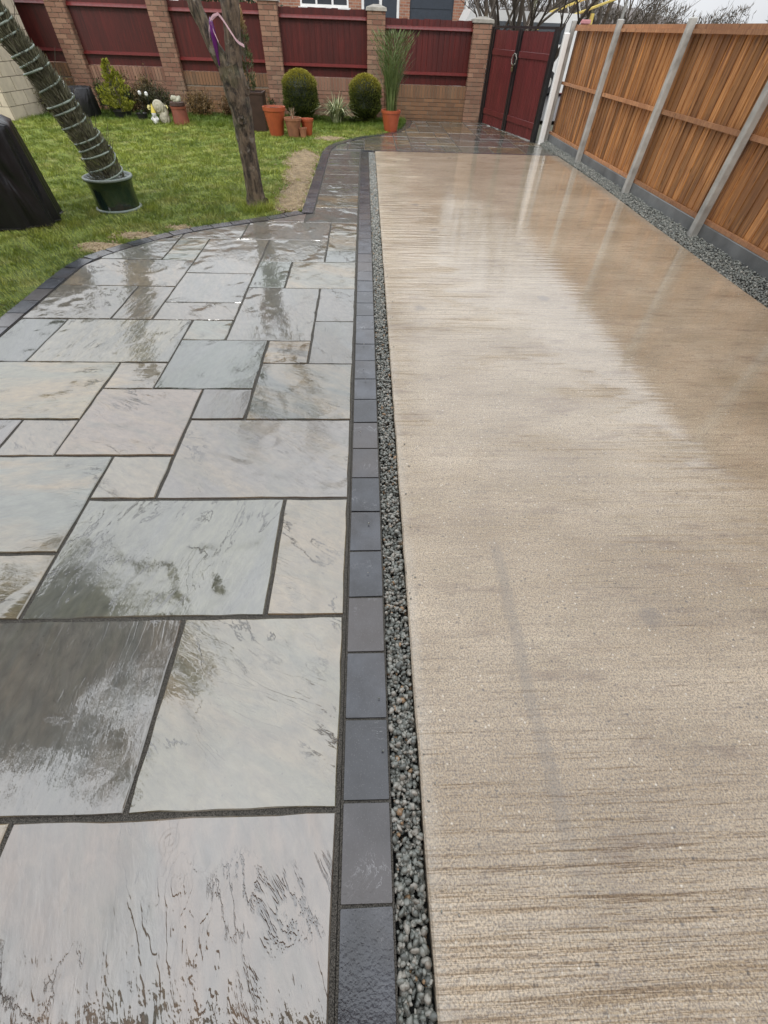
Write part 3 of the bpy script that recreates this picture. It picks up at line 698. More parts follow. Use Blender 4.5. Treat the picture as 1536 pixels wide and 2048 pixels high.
# ------------------------------------------------------------ gate
gl_ = math.atan2(11.42-14.12, 3.60-2.93); GL = math.hypot(11.42-14.12, 3.60-2.93)
gate = thing('double_gate', 'tall maroon boarded double gate in black steel frame beside the white post', 'gate', (2.93, 14.12, 0), rz=gl_)
def leaf(a, b, parent):
    lf = mk('gate_leaf', *join([box(a, b, .02, .05, 1.16, 1.24), box(a, b, .02, .05, .20, .29), box(a, b, .02, .05, 1.44, 1.50)]), M['gate'], parent)
    nb = int(round((b-a)/.115)); wd = (b-a)/nb
    for k in range(nb): mk('board', *bbox(a+k*wd+.004, a+(k+1)*wd-.004, -.004+random.uniform(-.002, .002), .018, .015, 1.52+random.uniform(-.006, .006), .003), M['gate'], lf)
    for zz in (1.20, .24): mk('brace_board', *bbox(a+.01, b-.01, -.024, -.006, zz-.045, zz+.045, .004), M['gate'], lf)
leaf(.14, 1.24, gate); leaf(1.42, GL-.12, gate)
mk('gate_post', *box(-.02, .05, -.04, .04, -.05, 1.56), M['black'], gate); mk('gate_post', *box(.075, .125, -.03, .03, .0, 1.54), M['black'], gate)
mk('gate_stile', *box(1.25, 1.32, -.03, .03, .02, 1.54), M['black'], gate); mk('gate_stile', *box(1.345, 1.41, -.03, .03, .02, 1.54), M['black'], gate)
mk('gate_post', *box(GL-.11, GL-.02, -.045, .045, -.05, 1.58), M['black'], gate); mk('top_bar', *box(.05, GL-.11, -.02, .02, 1.545, 1.58), M['black'], gate)
ch = thing('padlock_chain', 'steel chain with padlock hanging where the maroon gate leaves meet', 'chain', (2.93+math.cos(gl_)*1.33, 14.12+math.sin(gl_)*1.33, 1.12), rz=gl_)
P = []
for k in range(16):
    t = 2*PI*k/16; c = (.10*math.cos(t), -.055, .085*math.sin(t)); nx = (.10*math.cos(t+.5), -.055-(.012 if k % 2 else 0), .085*math.sin(t+.5)); P.append(tube([c, nx], .010, 6))
mk('chain_loop', *join(P), simple('galvanised', (.25, .24, .21), .4, .2, metal=.8), ch)
mk('padlock', *join([bbox(-.03, .03, -.085, -.055, -.17, -.11, .006), tube(spline([(-.02, -.07, -.11), (-.018, -.07, -.075), (.018, -.07, -.075), (.02, -.07, -.11)], 5), .006, 6)]), simple('padlock_brass', (.18, .14, .07), .4, .1, metal=.6), ch)
wp = mk('gate_side_post', *bbox(-.05, .05, -.045, .045, -.05, 1.515, .012), M['white'], None, (3.705, 11.30, 0)); tag(wp, 'white painted square post between maroon gate and timber fence', 'post')

# ------------------------------------------------------------ vegetation generators
def branch(P, p, d, L, r, depth, maxd, up=.12, n=6, wob=.22, kids=(2, 3), shrink=.72):
    pts = [p]; rad = [r]; seg = 5; dd = d.copy()
    for i in range(seg):
        dd = (dd+Vector((random.uniform(-wob, wob), random.uniform(-wob, wob), random.uniform(-wob, wob)+up*.4))).normalized()
        pts.append(pts[-1]+dd*L/seg); rad.append(r*(1-.48*(i+1)/seg))
    P.append(tube(pts, rad, max(3, n-depth), .06, False))
    if depth >= maxd: return
    for k in range(random.randint(*kids)):
        j = random.randint(2, seg); a = random.uniform(0, 2*PI); s = Vector((math.cos(a), math.sin(a), random.uniform(-.1, .6)))
        branch(P, pts[j], (dd*.75+s*.75).normalized(), L*random.uniform(.6, .85), rad[j]*shrink, depth+1, maxd, up, n, wob, kids, shrink)
    branch(P, pts[-1], dd, L*.75, rad[-1]*.95, depth+1, maxd, up, n, wob, kids, shrink)
tree = thing('bare_tree', 'gnarled grey bare tree forking low down at the edge of the lawn', 'tree', (-1.385, 6.33, 0))
tk = [(0, 0, -.05), (0, 0, .02), (.0, 0, .12), (.005, 0, .3), (.002, .01, .54), (.008, 0, .72), (.012, 0, .87), (-.003, 0, .98), (-.012, .0, 1.10), (-.03, 0, 1.20)]
tr = [.15, .135, .108, .100, .101, .107, .114, .120, .126, .125]
ll = [(-.03, 0, 1.14), (-.105, .0, 1.24), (-.16, -.01, 1.34), (-.20, 0, 1.45), (-.25, .01, 1.56), (-.275, .02, 1.68), (-.36, .03, 1.90), (-.50, .06, 2.15)]
lr = [.09, .075, .066, .062, .066, .066, .06, .055]
rl = [(-.01, 0, 1.12), (.03, 0, 1.26), (.05, .0, 1.38), (.07, 0, 1.50), (.085, .01, 1.64), (.10, .04, 1.85), (.17, .10, 2.1), (.20, .15, 2.3)]
rr = [.10, .082, .08, .084, .088, .08, .07, .062]
def spl(P, R, k=4):
    S = spline([(*p, r) for p, r in zip(P, R)], k); return [tuple(s[:3]) for s in S], [float(s[3]) for s in S]
T = []
for P_, R_ in ((tk, tr), (ll, lr), (rl, rr)):
    p, r = spl(P_, R_); T.append(tube(p, r, 18, .055, False))
T.append(tube([(.09, -.05, .03), (.13, -.07, .07), (.14, -.07, .10)], [.05, .05, .02], 10, .1)); T.append(tube([(.02, -.10, .80), (.03, -.13, .83)], [.05, .02], 10, .1)); T.append(tube([(.10, -.02, 1.02), (.135, -.03, 1.05)], [.045, .015], 8, .1))
mk('trunk', *join(T), M['bark'], tree, smooth=True)
T = []; random.seed(21)
for b0, d0, r0 in ((Vector(ll[-1]), Vector((-.6, .2, 1)), .052), (Vector(ll[-2]), Vector((-.2, -.6, 1)), .035), (Vector(rl[-1]), Vector((.35, .5, 1)), .055), (Vector(rl[-2]), Vector((.7, -.3, .9)), .038), (Vector(rl[-3]), Vector((-.1, .9, .9)), .03)):
    branch(T, b0, d0.normalized(), .85, r0*.8, 0, 4, .15, 8)
mk('branches', *join(T), M['bark'], tree, smooth=True)
random.seed(5)
# ribbon tied to the fork
rb = thing('ribbon', 'pale pink ribbon tied round the right limb of the forked tree', 'ribbon', (-1.33, 6.33, 1.45))
def band(pts, w_, t=.002):
    V = []; F = []
    for x, y, z in pts: V += [(x, y, z-w_/2), (x, y, z+w_/2), (x, y+t, z-w_/2), (x, y+t, z+w_/2)]
    for i in range(len(pts)-1):
        a = 4*i; F += [(a, a+4, a+5, a+1), (a+2, a+3, a+7, a+6), (a+1, a+5, a+7, a+3), (a, a+2, a+6, a+4)]
    return V, F
pink = simple('pink_ribbon', (.62, .42, .46), .6, .1)
mk('band', *band(spline([(-.10, -.03, .09), (-.05, -.10, .06), (.02, -.11, -.03), (.06, -.10, -.08), (.11, -.04, -.11)], 5), .022), pink, rb)
mk('bow', *band(spline([(-.10, -.04, .09), (-.16, -.09, .05), (-.20, -.09, -.01), (-.21, -.09, -.07)], 5), .020), pink, rb)
mk('bow', *band(spline([(-.09, -.04, .09), (-.14, -.08, .075), (-.17, -.10, .03), (-.14, -.10, -.06), (-.13, -.09, -.09)], 5), .018), pink, rb)
orn = mk('hanging_ornament', *lathe([(.004, .0), (.02, -.03), (.028, -.10), (.022, -.19), (.012, -.27), (.004, -.32)], 10), simple('purple_glass', (.10, .01, .12), .2, .3, 5, coat=.6), None, (-1.50, 6.25, 1.52)); tag(orn, 'purple hanging ornament between the limbs of the forked tree', 'ornament')

# coiled plant column in the dark green pot
pp = thing('plant_pot', 'glossy dark green round pot with pale rim standing on the lawn', 'plant pot', (-3.02, 6.12, 0))
mk('pot_body', *lathe([(.235, -.01), (.245, .0), (.235, .03), (.235, .2), (.25, .27), (.262, .285), (.262, .31), (.245, .312), (.235, .28)], 36), M['greenpot'], pp, smooth=True)
mk('rim', *lathe([(.252, .288), (.268, .292), (.268, .312), (.252, .316), (.240, .312), (.240, .29)], 36), simple('pale_pot_rim', (.22, .26, .24), .3, .1), pp, smooth=True)
mk('base_ring', *lathe([(.235, -.005), (.256, 0), (.256, .018), (.236, .024)], 36), simple('pot_foot', (.2, .24, .22), .35, .1), pp, smooth=True)
mk('compost', *lathe([(.01, .27), (.24, .272), (.24, .262)], 24), M['soil'], pp)
cp = thing('bound_conifer', 'leaning slender shrub bound in a pale spiral coil growing from the dark green pot', 'shrub', (-3.02, 6.12, .27))
axis = spline([(0, 0, 0), (.005, -.04, .25), (-.09, -.07, .5), (-.18, -.10, .8), (-.30, -.12, 1.03), (-.39, -.13, 1.25), (-.46, -.14, 1.6), (-.52, -.14, 2.1)], 14)
nA = len(axis); radA = [.185-.105*(i/nA)**.7 for i in range(nA)]
V = []; C = []; Dv = []
for i in range(15000):
    t = random.random()**.85*(nA-2); a = axis[int(t)]; rr_ = radA[int(t)]*random.uniform(.02, 1.0)**.5; th = random.uniform(0, 2*PI)
    C.append((a[0]+rr_*math.cos(th), a[1]+rr_*math.sin(th), a[2]+random.uniform(-.03, .03))); Dv.append((.5*math.cos(th)-.3, .5*math.sin(th), 1.))
V, F, r = leaves(np.array(C), np.array(Dv), rng.uniform(.03, .09, len(C)), .009)
mk_np('foliage', V, F, leaf_material('bound_foliage', (.09, .088, .05), (.30, .29, .20)), cp, rnd=r, k=4)
mk('stem', *tube([tuple(a) for a in axis[::4]], [.035-.02*i/len(axis[::4]) for i in range(len(axis[::4]))], 8), M['twig'], cp)
hp = []; turns = 21
for i in range(turns*18):
    t = i/(turns*18); q = min(nA-2, t*(nA-2)); a = axis[int(q)]*(1-(q % 1))+axis[int(q)+1]*(q % 1); rr_ = radA[int(q)]+.004+.012*math.sin(t*57); th = 2*PI*turns*(t+.012*math.sin(t*37)+.006*math.sin(t*91))
    hp.append((a[0]+rr_*math.cos(th), a[1]+rr_*math.sin(th), a[2]+.03*math.sin(th+1)))
mk('spiral_coil', *tube(hp, .009, 6), M['hose'], cp, smooth=True)
T = []
for k in range(26):
    q = random.randint(5, nA-10); a = Vector(axis[q]); th = random.uniform(0, 2*PI); d0 = Vector((math.cos(th), math.sin(th), .8)).normalized()
    T.append(tube(spline([tuple(a), tuple(a+d0*.15), tuple(a+d0*.28+Vector((0, 0, .08)))], 4), [.003]*8+[.001], 3, 0, False))
mk('twigs', *join(T), M['twig'], cp)

# black covered barbecue at the left edge
cv = thing('covered_barbecue', 'black draped cover over garden furniture at the left edge of the lawn', 'cover', (-3.43, 5.36, 0), rz=math.radians(24))
nu, nv = 96, 22; V = []; F = []
def sq(t):
    t = (t % 1)*4; s_, f_ = int(t), t % 1; return [(-f_, 0), (-1, f_), (-1+f_, 1), (0, 1-f_)][s_]
for j in range(nv+1):
    h_ = j/nv
    for i in range(nu):
        t = i/nu; a, b = sq(t); a = a+.5; b = b-.5; rr_ = max(abs(a), abs(b))/(.5); k_ = (abs(2*a)**5+abs(2*b)**5)**(1/5)
        a, b = a/k_, b/k_; fold = (1-h_)**.5*.055*(math.sin(t*2*PI*13+2*math.sin(t*9))+.6*math.sin(t*2*PI*29+1))
        sx = 1.05*(1.03-.05*h_)+fold; sy = .72*(1.03-.05*h_)+fold
        z = .80*h_ if j < nv else .80
        V.append((a*sx-.5, b*sy+.36, z+.0+(.012*math.sin(t*40) if j == 0 else 0)))
for ring_, zz in ((.93, .835), (.6, .855), (.05, .86)):
    for i in range(nu):
        t = i/nu; a, b = sq(t); a = a+.5; b = b-.5; k_ = (abs(2*a)**5+abs(2*b)**5)**(1/5); a, b = a/k_, b/k_
        V.append((a*.96*1.03*ring_-.5, b*.96*.70*ring_+.36, zz+.01*math.sin(a*14+b*9)))
for j in range(nv+3):
    for i in range(nu): p = j*nu+i; q = j*nu+(i+1) % nu; F.append((p, p+nu, q+nu, q))
F.append(tuple(range((nv+3)*nu, (nv+4)*nu))[::-1])
mk('cover_cloth', V, F, M['cover'], cv, smooth=True)
mk('hem_cord', *tube([(V[i][0]*1.005, V[i][1]*1.005, .02) for i in range(0, nu, 2)]+[(V[0][0], V[0][1], .02)], .007, 5), M['plastic'], cv)

# pots
def pot(name, label, x, y, rb_, rt, h, mat, group=None, fill=True, fillz=.03):
    t = thing(name, label, 'plant pot', (x, y, 0), group)
    mk('pot_body', *lathe([(rb_, 0), (rb_*1.02, .01), (rt*.97, h*.86), (rt*.97, h*.93), (rt*.88, h*.93), (rb_*.9, .03)], 28), mat, t, smooth=False)
    mk('rim', *lathe([(rt*.97, h*.86), (rt*1.04, h*.865), (rt*1.06, h), (rt*.94, h), (rt*.9, h*.9)], 28), mat, t)
    if fill: mk('compost', *lathe([(.001, h-fillz), (rt*.93, h-fillz), (rt*.93, h-fillz-.01)], 20), M['soil'], t)
    return t
TP = 'terracotta pots standing by the topiary bushes'
pot('plant_pot', 'tallest orange terracotta pot with wide rim beside the dark brown planter', -1.83, 11.45, .135, .215, .43, M['terra'], TP)
pot('plant_pot', 'mid sized weathered clay pot holding dead pale stems', -1.46, 11.33, .115, .165, .29, M['terra2'], TP)
pot('plant_pot', 'small dark orange pot right of the pot with dead stems', -1.20, 11.52, .085, .13, .26, M['terra'], TP)
pot('plant_pot', 'smallest weathered clay pot in front of the small orange pot', -1.27, 11.28, .055, .075, .15, M['terra2'], TP)
pot('plant_pot', 'orange terracotta pot with tall grass plant by the curved kerb', .575, 12.42, .14, .205, .34, M['terra'])
def grassy(name, label, cat, x, y, z, n_, h, spread, matl, part='leaf_blades', wid=.012, droop=.5, blades_seg=5):
    t = thing(name, label, cat, (x, y, z)); V = []; F = []; R_ = []
    for i in range(n_):
        th = random.uniform(0, 2*PI); r0 = random.uniform(0, spread*.22); L = h*random.uniform(.6, 1.05); sp = spread*random.uniform(.15, 1.); w_ = wid*random.uniform(.7, 1.2)
        p = []; q = random.random(); b = len(V); ph = th+PI/2
        for k in range(blades_seg+1):
            u = k/blades_seg; rr_ = r0+sp*u**1.7; zz = L*(u-droop*u**3*(sp/spread)); ww = w_*(1-u)**.6+.001
            for sg in (-1, 1): V.append((rr_*math.cos(th)+sg*ww*.5*math.cos(ph), rr_*math.sin(th)+sg*ww*.5*math.sin(ph), zz)); R_.append(q)
        for k in range(blades_seg): F.append((b+2*k, b+2*k+1, b+2*k+3, b+2*k+2))
    mk(part, V, F, matl, t, rnd=R_); return t
tg = grassy('ornamental_grass', 'tall feathery green grass growing in the orange pot by the kerb', 'plant', .575, 12.42, .31, 150, 1.22, .56, leaf_material('tall_grass', (.06, .10, .025), (.19, .24, .08)), wid=.014, droop=.22, blades_seg=6)
C = []; Dv = []
for i in range(2000):
    u = random.random()**.8; th = random.uniform(0, 2*PI); rr_ = .02+.40*u*random.random()**.7*(1.25 if random.random() < .2 else 1); C.append((rr_*math.cos(th), rr_*math.sin(th), .15+.95*u)); Dv.append((math.cos(th)*.8, math.sin(th)*.8, .9))
V, F, r = leaves(np.array(C), np.array(Dv), rng.uniform(.06, .16, len(C)), .010)
mk_np('leaves', V, F, leaf_material('tall_grass_leaf', (.05, .09, .02), (.20, .25, .09)), tg, rnd=r, k=4)
grassy('dead_stems', 'dry pale dead stems standing in the mid sized clay pot', 'dead plant', -1.46, 11.33, .25, 46, .20, .09, leaf_material('dead_stem', (.30, .20, .12), (.55, .44, .33)), 'stems', .012, .1, 3)
grassy('spiky_plant', 'striped green and cream spiky plant between the two clipped bushes', 'plant', -.66, 13.25, 0, 210, .60, .54, leaf_material('striped_leaf', (.05, .10, .03), (.70, .70, .42)), wid=.036, droop=.66)
grassy('bedding_plant', 'small low leafy plant left of the striped spiky plant', 'plant', -.30, 13.35, 0, 60, .16, .2, leaf_material('low_leaf', (.04, .07, .02), (.12, .14, .06)), wid=.03, droop=.5)
# topiary
def topiary(label, x, y, rx, h, seed):
    random.seed(seed); t = thing('topiary_bush', label, 'bush', (x, y, 0), 'clipped topiary bushes in front of the wall')
    prof = [(rx*.62, .10), (rx*.86, .2), (rx*.97, h*.35), (rx, h*.55), (rx*.96, h*.72), (rx*.78, h*.87), (rx*.45, h*.97), (.02, h)]
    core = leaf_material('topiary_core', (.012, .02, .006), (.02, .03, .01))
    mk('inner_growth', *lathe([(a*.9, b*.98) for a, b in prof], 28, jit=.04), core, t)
    C = []; Dv = []; pr = np.array(prof)
    for i in range(9000):
        z = random.uniform(.06, 1)**.9*h; r0 = np.interp(z, pr[:, 1], pr[:, 0])*random.choice((1., 1., 1., 1.06))*random.uniform(.88, 1.06)*(1+.05*math.sin(z*17+seed)+.03*math.sin(z*31)); th = random.uniform(0, 2*PI); C.append((r0*math.cos(th), r0*math.sin(th), z)); Dv.append((math.cos(th)*random.uniform(.4, 1.3), math.sin(th)*random.uniform(.4, 1.3), random.uniform(0, 1)+1.1*(z/h)**3))
    V, F, r = leaves(np.array(C), np.array(Dv), rng.uniform(.02, .055, len(C)), .016)
    mk_np('foliage', V, F, leaf_material('topiary_leaf', (.055, .075, .014), (.15, .165, .035), (.38, .33, .05), (h*.62, h*1.0)), t, rnd=r, k=4)
    mk('stem', *tube([(0, 0, -.05), (0, 0, .25)], .03, 8), M['twig'], t)
topiary('larger rounded clipped evergreen bush with yellowish top left of the striped plant', -1.50, 13.5, .37, .83, 3)
topiary('narrower clipped evergreen bush between striped plant and tall potted grass', .01, 13.5, .345, .79, 4)
# slender conifer with golden tips, behind the tree
def leafy(name, label, cat, x, y, z, h, prof, n_, matl, lw=(.03, .08, .012), stem=True, upw=1., stemr=.02):
    t = thing(name, label, cat, (x, y, z)); pr = np.array(prof); C = []; Dv = []
    cl = [(random.uniform(.05, 1)*h, random.uniform(0, 2*PI), random.random()**.5) for _ in range(60)]
    for i in range(n_):
        cz, ct, cr_ = random.choice(cl); z_ = cz+random.gauss(0, .05)*h*.6; th = ct+random.gauss(0, .35)
        if z_ < 0 or z_ > h*1.02: continue
        r0 = np.interp(z_/h, pr[:, 0], pr[:, 1])*(cr_*.8+.35*random.random()); C.append((r0*math.cos(th), r0*math.sin(th), z_)); Dv.append((math.cos(th), math.sin(th), upw+random.uniform(-.6, .8)))
    V, F, r = leaves(np.array(C), np.array(Dv), rng.uniform(lw[0], lw[1], len(C)), lw[2])
    mk_np('foliage', V, F, matl, t, rnd=r, k=4)
    T = []
    if stem:
        T.append(tube([(0, 0, -.05), (.01, 0, h*.5), (0, .01, h*.95)], [stemr, stemr*.7, stemr*.2], 6))
        for cz, ct, cr_ in cl[:26]:
            r0 = np.interp(cz/h, pr[:, 0], pr[:, 1])*cr_*.9; T.append(tube([(0, 0, cz*.6), (r0*.5*math.cos(ct), r0*.5*math.sin(ct), cz*.85), (r0*math.cos(ct), r0*math.sin(ct), cz)], [stemr*.4, stemr*.3, stemr*.12], 4, 0, False))
        mk('stem', *join(T), M['twig'], t)
    return t
bd = thing('planter', 'tall dark brown square planter behind the forked tree', 'planter', (-2.33, 12.0, 0))
mk('planter_body', *join([bbox(-.24, .24, -.2, .2, 0, .57, .01)]), M['dark'], bd); mk('rim', *join([box(-.255, .255, -.215, -.18, .56, .59), box(-.255, .255, .18, .215, .56, .59), box(-.255, -.22, -.18, .18, .56, .59), box(.22, .255, -.18, .18, .56, .59)]), M['dark'], bd)
leafy('slender_conifer', 'slender green conifer with dry golden tips rising from the dark brown planter', 'conifer', -2.36, 12.0, .57, 1.12, [(0, .10), (.3, .17), (.6, .13), (.9, .07), (1, .02)], 2600, leaf_material('conifer_leaf', (.045, .065, .022), (.13, .13, .05), (.50, .32, .17), (.75, 1.0)), (.03, .07, .012))
leafy('golden_shrub', 'bright yellow green leafy shrub in low black pot on the left', 'shrub', -5.55, 13.1, .08, .80, [(0, .12), (.2, .34), (.5, .30), (.8, .13), (1, .03)], 2400, leaf_material('golden_leaf', (.12, .14, .015), (.42, .42, .05)), (.03, .07, .025))
pot('plant_pot', 'low black plastic pot under the yellow green shrub', -5.55, 13.1, .16, .19, .13, M['plastic'])
pot('plant_pot', 'small black plastic pot right of the yellow green shrub', -5.05, 12.9, .09, .12, .12, M['plastic'])
grassy('seedling_tuft', 'thin green seedlings in the small black plastic pot', 'plant', -5.05, 12.9, .10, 40, .10, .1, leaf_material('seedling', (.03, .06, .02), (.10, .15, .05)), 'leaf_blades', .01, .3, 3)
cpot = pot('plant_pot', 'straight brown red chimney style pot beside the stone ornaments', -4.07, 12.5, .17, .155, .29, simple('brown_glaze', (.21, .06, .035), .5, .2))
mk('collar', *lathe([(.13, .29), (.155, .30), (.15, .35), (.12, .36)], 20), M['dark'], cpot)
C = rng.uniform(-.06, .06, (26, 3))*[1., 1., .4]+[0, 0, .0]; V, F, r = pebbles(C, rng.uniform(.03, .045, (26, 3)), 1)
tag(mk_np('rosette_plant', V, F, simple('cream_rosette', (.45, .44, .33), .7, .3), loc=(-4.07, 12.5, .40), smooth=True), 'cream clustered succulent on top of the brown red pot', 'plant')
sn = thing('stone_ornament', 'two pale stone spiral snails stacked by the brown red pot', 'ornament', (-4.42, 12.5, 0))
def snail(cx, cy, cz, R0, rot):
    V, F = icosa(3); V = V*np.array([R0, R0*.6, R0]); ang_ = np.arctan2(V[:, 2], V[:, 0]); rad_ = np.hypot(V[:, 0], V[:, 2]); V = V*(1+.07*np.sin(ang_+rad_/R0*16))[:, None]
    return [tuple(v+np.array([cx, cy, cz])) for v in V], [tuple(map(int, f)) for f in F]
mk('snail_shell', *snail(.0, 0, .09, .11, 0), M['stone'], sn, smooth=True); mk('snail_shell', *snail(-.07, 0, .27, .12, 0), M['stone'], sn, smooth=True)
mk('snail_head', *join([tube([(.05, -.02, .14), (.09, -.03, .2), (.08, -.03, .28)], [.05, .04, .03], 8), tube([(.08, -.03, .28), (.06, -.03, .34)], [.008, .006], 5), tube([(.09, -.03, .28), (.11, -.03, .34)], [.008, .006], 5)]), M['stone'], sn, smooth=True)
gn = thing('garden_gnome', 'small white garden gnome with yellow pointed hat beside stone snails', 'gnome', (-4.60, 12.42, 0))
mk('body', *lathe([(.045, 0), (.06, .03), (.05, .09), (.035, .13), (.045, .15), (.045, .185), (.03, .205)], 14), M['white'], gn, smooth=True)
mk('hat', *lathe([(.052, .185), (.045, .20), (.02, .27), (.004, .32)], 12), simple('yellow_hat', (.62, .50, .08), .5, .1), gn)
mk('arm', *tube([(-.045, 0, .12), (-.075, -.02, .08), (-.045, -.05, .07)], .014, 6), M['white'], gn, smooth=True); mk('arm', *tube([(.045, 0, .12), (.075, -.02, .08), (.045, -.05, .07)], .014, 6), M['white'], gn, smooth=True)
mk('beard', *lathe([(.004, .09), (.025, .12), (.034, .16), (.02, .17)], 10, 0, -.028), simple('grey_beard', (.5, .5, .48), .7), gn, smooth=True)
for i, (x, y) in enumerate(((-4.98, 13.3), (-4.82, 13.25), (-4.62, 13.35))):
    t = grassy('daffodil', ['pale daffodil, leftmost of three behind the garden gnome', 'yellow daffodil in the middle of three behind the garden gnome', 'yellow daffodil nearest the brown red pot'][i], 'flower', x, y, 0, 9, .17, .05, leaf_material('daffodil_leaf', (.05, .1, .02), (.1, .18, .05)), 'leaves', .012, .1, 3)
    V, F = lathe([(.05, 0), (.018, .004), (.02, .03), (.024, .034)], 6); V = xf((V, F), Matrix.Translation((0, -.03, .18)) @ Matrix.Rotation(1.1, 4, 'X'))[0]
    mk('flower_head', V, F, simple('daffodil_yellow', (.65, .58, .22), .6, .15), t); t['group'] = 'daffodils behind the gnome'
# black bag planter with white tag
bg_ = thing('grow_bag', 'black sagging fabric grow bag with white label in front of the pier', 'bag', (-6.3, 13.0, 0))
mk('bag_body', *lathe([(.25, 0), (.29, .08), (.27, .3), (.26, .48), (.24, .50), (.22, .44)], 26, jit=.05), M['cover'], bg_, smooth=True); mk('compost', *lathe([(.01, .45), (.24, .45), (.24, .44)], 18), M['soil'], bg_)
mk('white_label', *bbox(-.20, -.13, -.24, -.235, .46, .60, .003), M['white'], bg_)
# twiggy shrubs along the wall
for i, (x, y, h, lab) in enumerate(((-8.2, 13.6, 1.3, 'bare brown twiggy shrub leaning against wall at the far left'), (-7.3, 13.5, .9, 'low mossy brown shrub just left of the black grow bag'), (-4.95, 13.8, .62, 'dark thin stemmed shrub behind the daffodils'), (-3.95, 13.7, .55, 'tan dried bush at the foot of the pier by the forked tree'))):
    t = thing('garden_shrub', lab, 'shrub', (x, y, 0)); T = []
    for k in range(11):
        a = random.uniform(0, 2*PI); branch(T, Vector((.06*math.cos(a), .06*math.sin(a), 0)), Vector((math.cos(a)*.5, math.sin(a)*.4, 1)).normalized(), h*.42, .010, 0, 2, .1, 5)
    mk('stems', *join(T), M['twig'], t)
    C = rng.normal(0, 1, (3500, 3))*[h*.26, h*.16, h*.17]+[0, 0, h*.36]; C = C[C[:, 2] > 0]
    V, F, r = leaves(C, rng.normal(0, 1, C.shape)+[0, 0, .8], rng.uniform(.03, .08, len(C)), .015)
    mk_np('foliage', V, F, leaf_material('scrub_leaf', *(((.07, .06, .02), (.17, .14, .04)), ((.05, .055, .015), (.20, .17, .04)), ((.03, .035, .012), (.08, .08, .03)), ((.14, .085, .03), (.26, .17, .07)))[i]), t, rnd=r, k=4)
for i, (x, y) in enumerate(((-4.95, 13.25), (-5.15, 13.4))):
    t = thing('solar_light', ['small white garden stake light nearer the daffodils', 'small white garden stake light behind the yellow green shrub'][i], 'garden light', (x, y, 0), 'stake lights in the bed')
    mk('stake', *tube([(0, 0, -.02), (0, 0, .36)], .006, 6), M['plastic'], t); mk('lamp_head', *lathe([(.02, .36), (.035, .38), (.035, .42), (.01, .435)], 12), M['white'], t)

for i, (x, y, h, lab) in enumerate(((-8.9, 13.3, .75, 'tangled olive green bush at the far left bed'), (-7.9, 13.9, .85, 'dense dark green bush against the wall behind the grow bag'), (-5.9, 13.9, .6, 'low dark leafy bush behind the yellow green shrub'), (-5.3, 14.0, .75, 'brown fading bush against the wall left of the daffodils'), (-3.1, 13.8, .45, 'small ragged brown plant behind the forked tree trunk'), (-2.75, 13.6, .5, 'dark leafy plant at the foot of the pier behind the conifer'))):
    t = thing('garden_bush', lab, 'bush', (x, y, 0)); T = []
    for k in range(9):
        a = random.uniform(0, 2*PI); T.append(tube([(0, 0, 0), (h*.2*math.cos(a), h*.2*math.sin(a), h*.5), (h*.4*math.cos(a), h*.3*math.sin(a), h*random.uniform(.75, 1.15))], [.009, .006, .002], 4, 0, False))
    mk('stems', *join(T), M['twig'], t); cl = rng.normal(0, 1, (26, 3))*[h*.34, h*.16, h*.22]+[0, 0, h*.42]
    C = np.concatenate([c_+rng.normal(0, h*.09, (150, 3)) for c_ in cl]); C = C[C[:, 2] > 0]
    V, F, r = leaves(C, rng.normal(0, 1, C.shape)+[0, 0, .8], rng.uniform(.03, .07, len(C)), .022)
    mk_np('foliage', V, F, leaf_material('bush_leaf', *(((.07, .075, .02), (.22, .20, .05)), ((.03, .045, .012), (.10, .12, .03)), ((.025, .04, .012), (.09, .11, .03)), ((.10, .07, .03), (.24, .17, .07)), ((.10, .06, .025), (.24, .15, .07)), ((.03, .035, .012), (.09, .09, .03)))[i]), t, rnd=r, k=4)
P = [(-10, 13.25)]+[(x, 13.35+.12*math.sin(x*2.3)) for x in np.linspace(-9.5, .6, 40)]+[(.75, 14.28), (-10, 14.28)]
tag(mk('planting_bed', [(x, y, .004) for x, y in P], [tuple(range(len(P)))], simple('dark_bed_soil', (.045, .03, .018), .9, .4, 12, .03, 30)), kind='structure')

# pale block outbuilding at far left
ob = thing('outbuilding', 'pale cream block walled outbuilding corner at the far left of the lawn', 'outbuilding', (-7.55, 12.3, 0), rz=math.radians(-6))
mk('wall', *box(-3., 0, -.0, 1.6, -.1, 2.1), M['mortar'], ob)
blk = []
for f_ in range(2):
    for r_ in range(10):
        for k in range(-1, 8):
            if f_ == 0: a = -3.0+k*.44+(.22 if r_ % 2 else 0); a, b = max(a, -3.)+.005, min(a+.43, 0.0)-.003; v = box(a, b, -.014, .02, .01+r_*.21, .01+r_*.21+.20)
            else: a = k*.44+(.22 if r_ % 2 else 0); a, b = max(a, 0)+.005, min(a+.43, 1.6)-.003; v = box(-.02, .014, a, b, .01+r_*.21, .01+r_*.21+.20)
            if b-a > .04: blk.append(v)
cream = simple('cream_block', (.60, .52, .40), .8, .12, 5)
for v in blk: mk('block', *v, cream, ob)
mk('roof', *bbox(-3.15, .12, -.12, 1.72, 2.1, 2.2, .02), M['gboard'], ob)

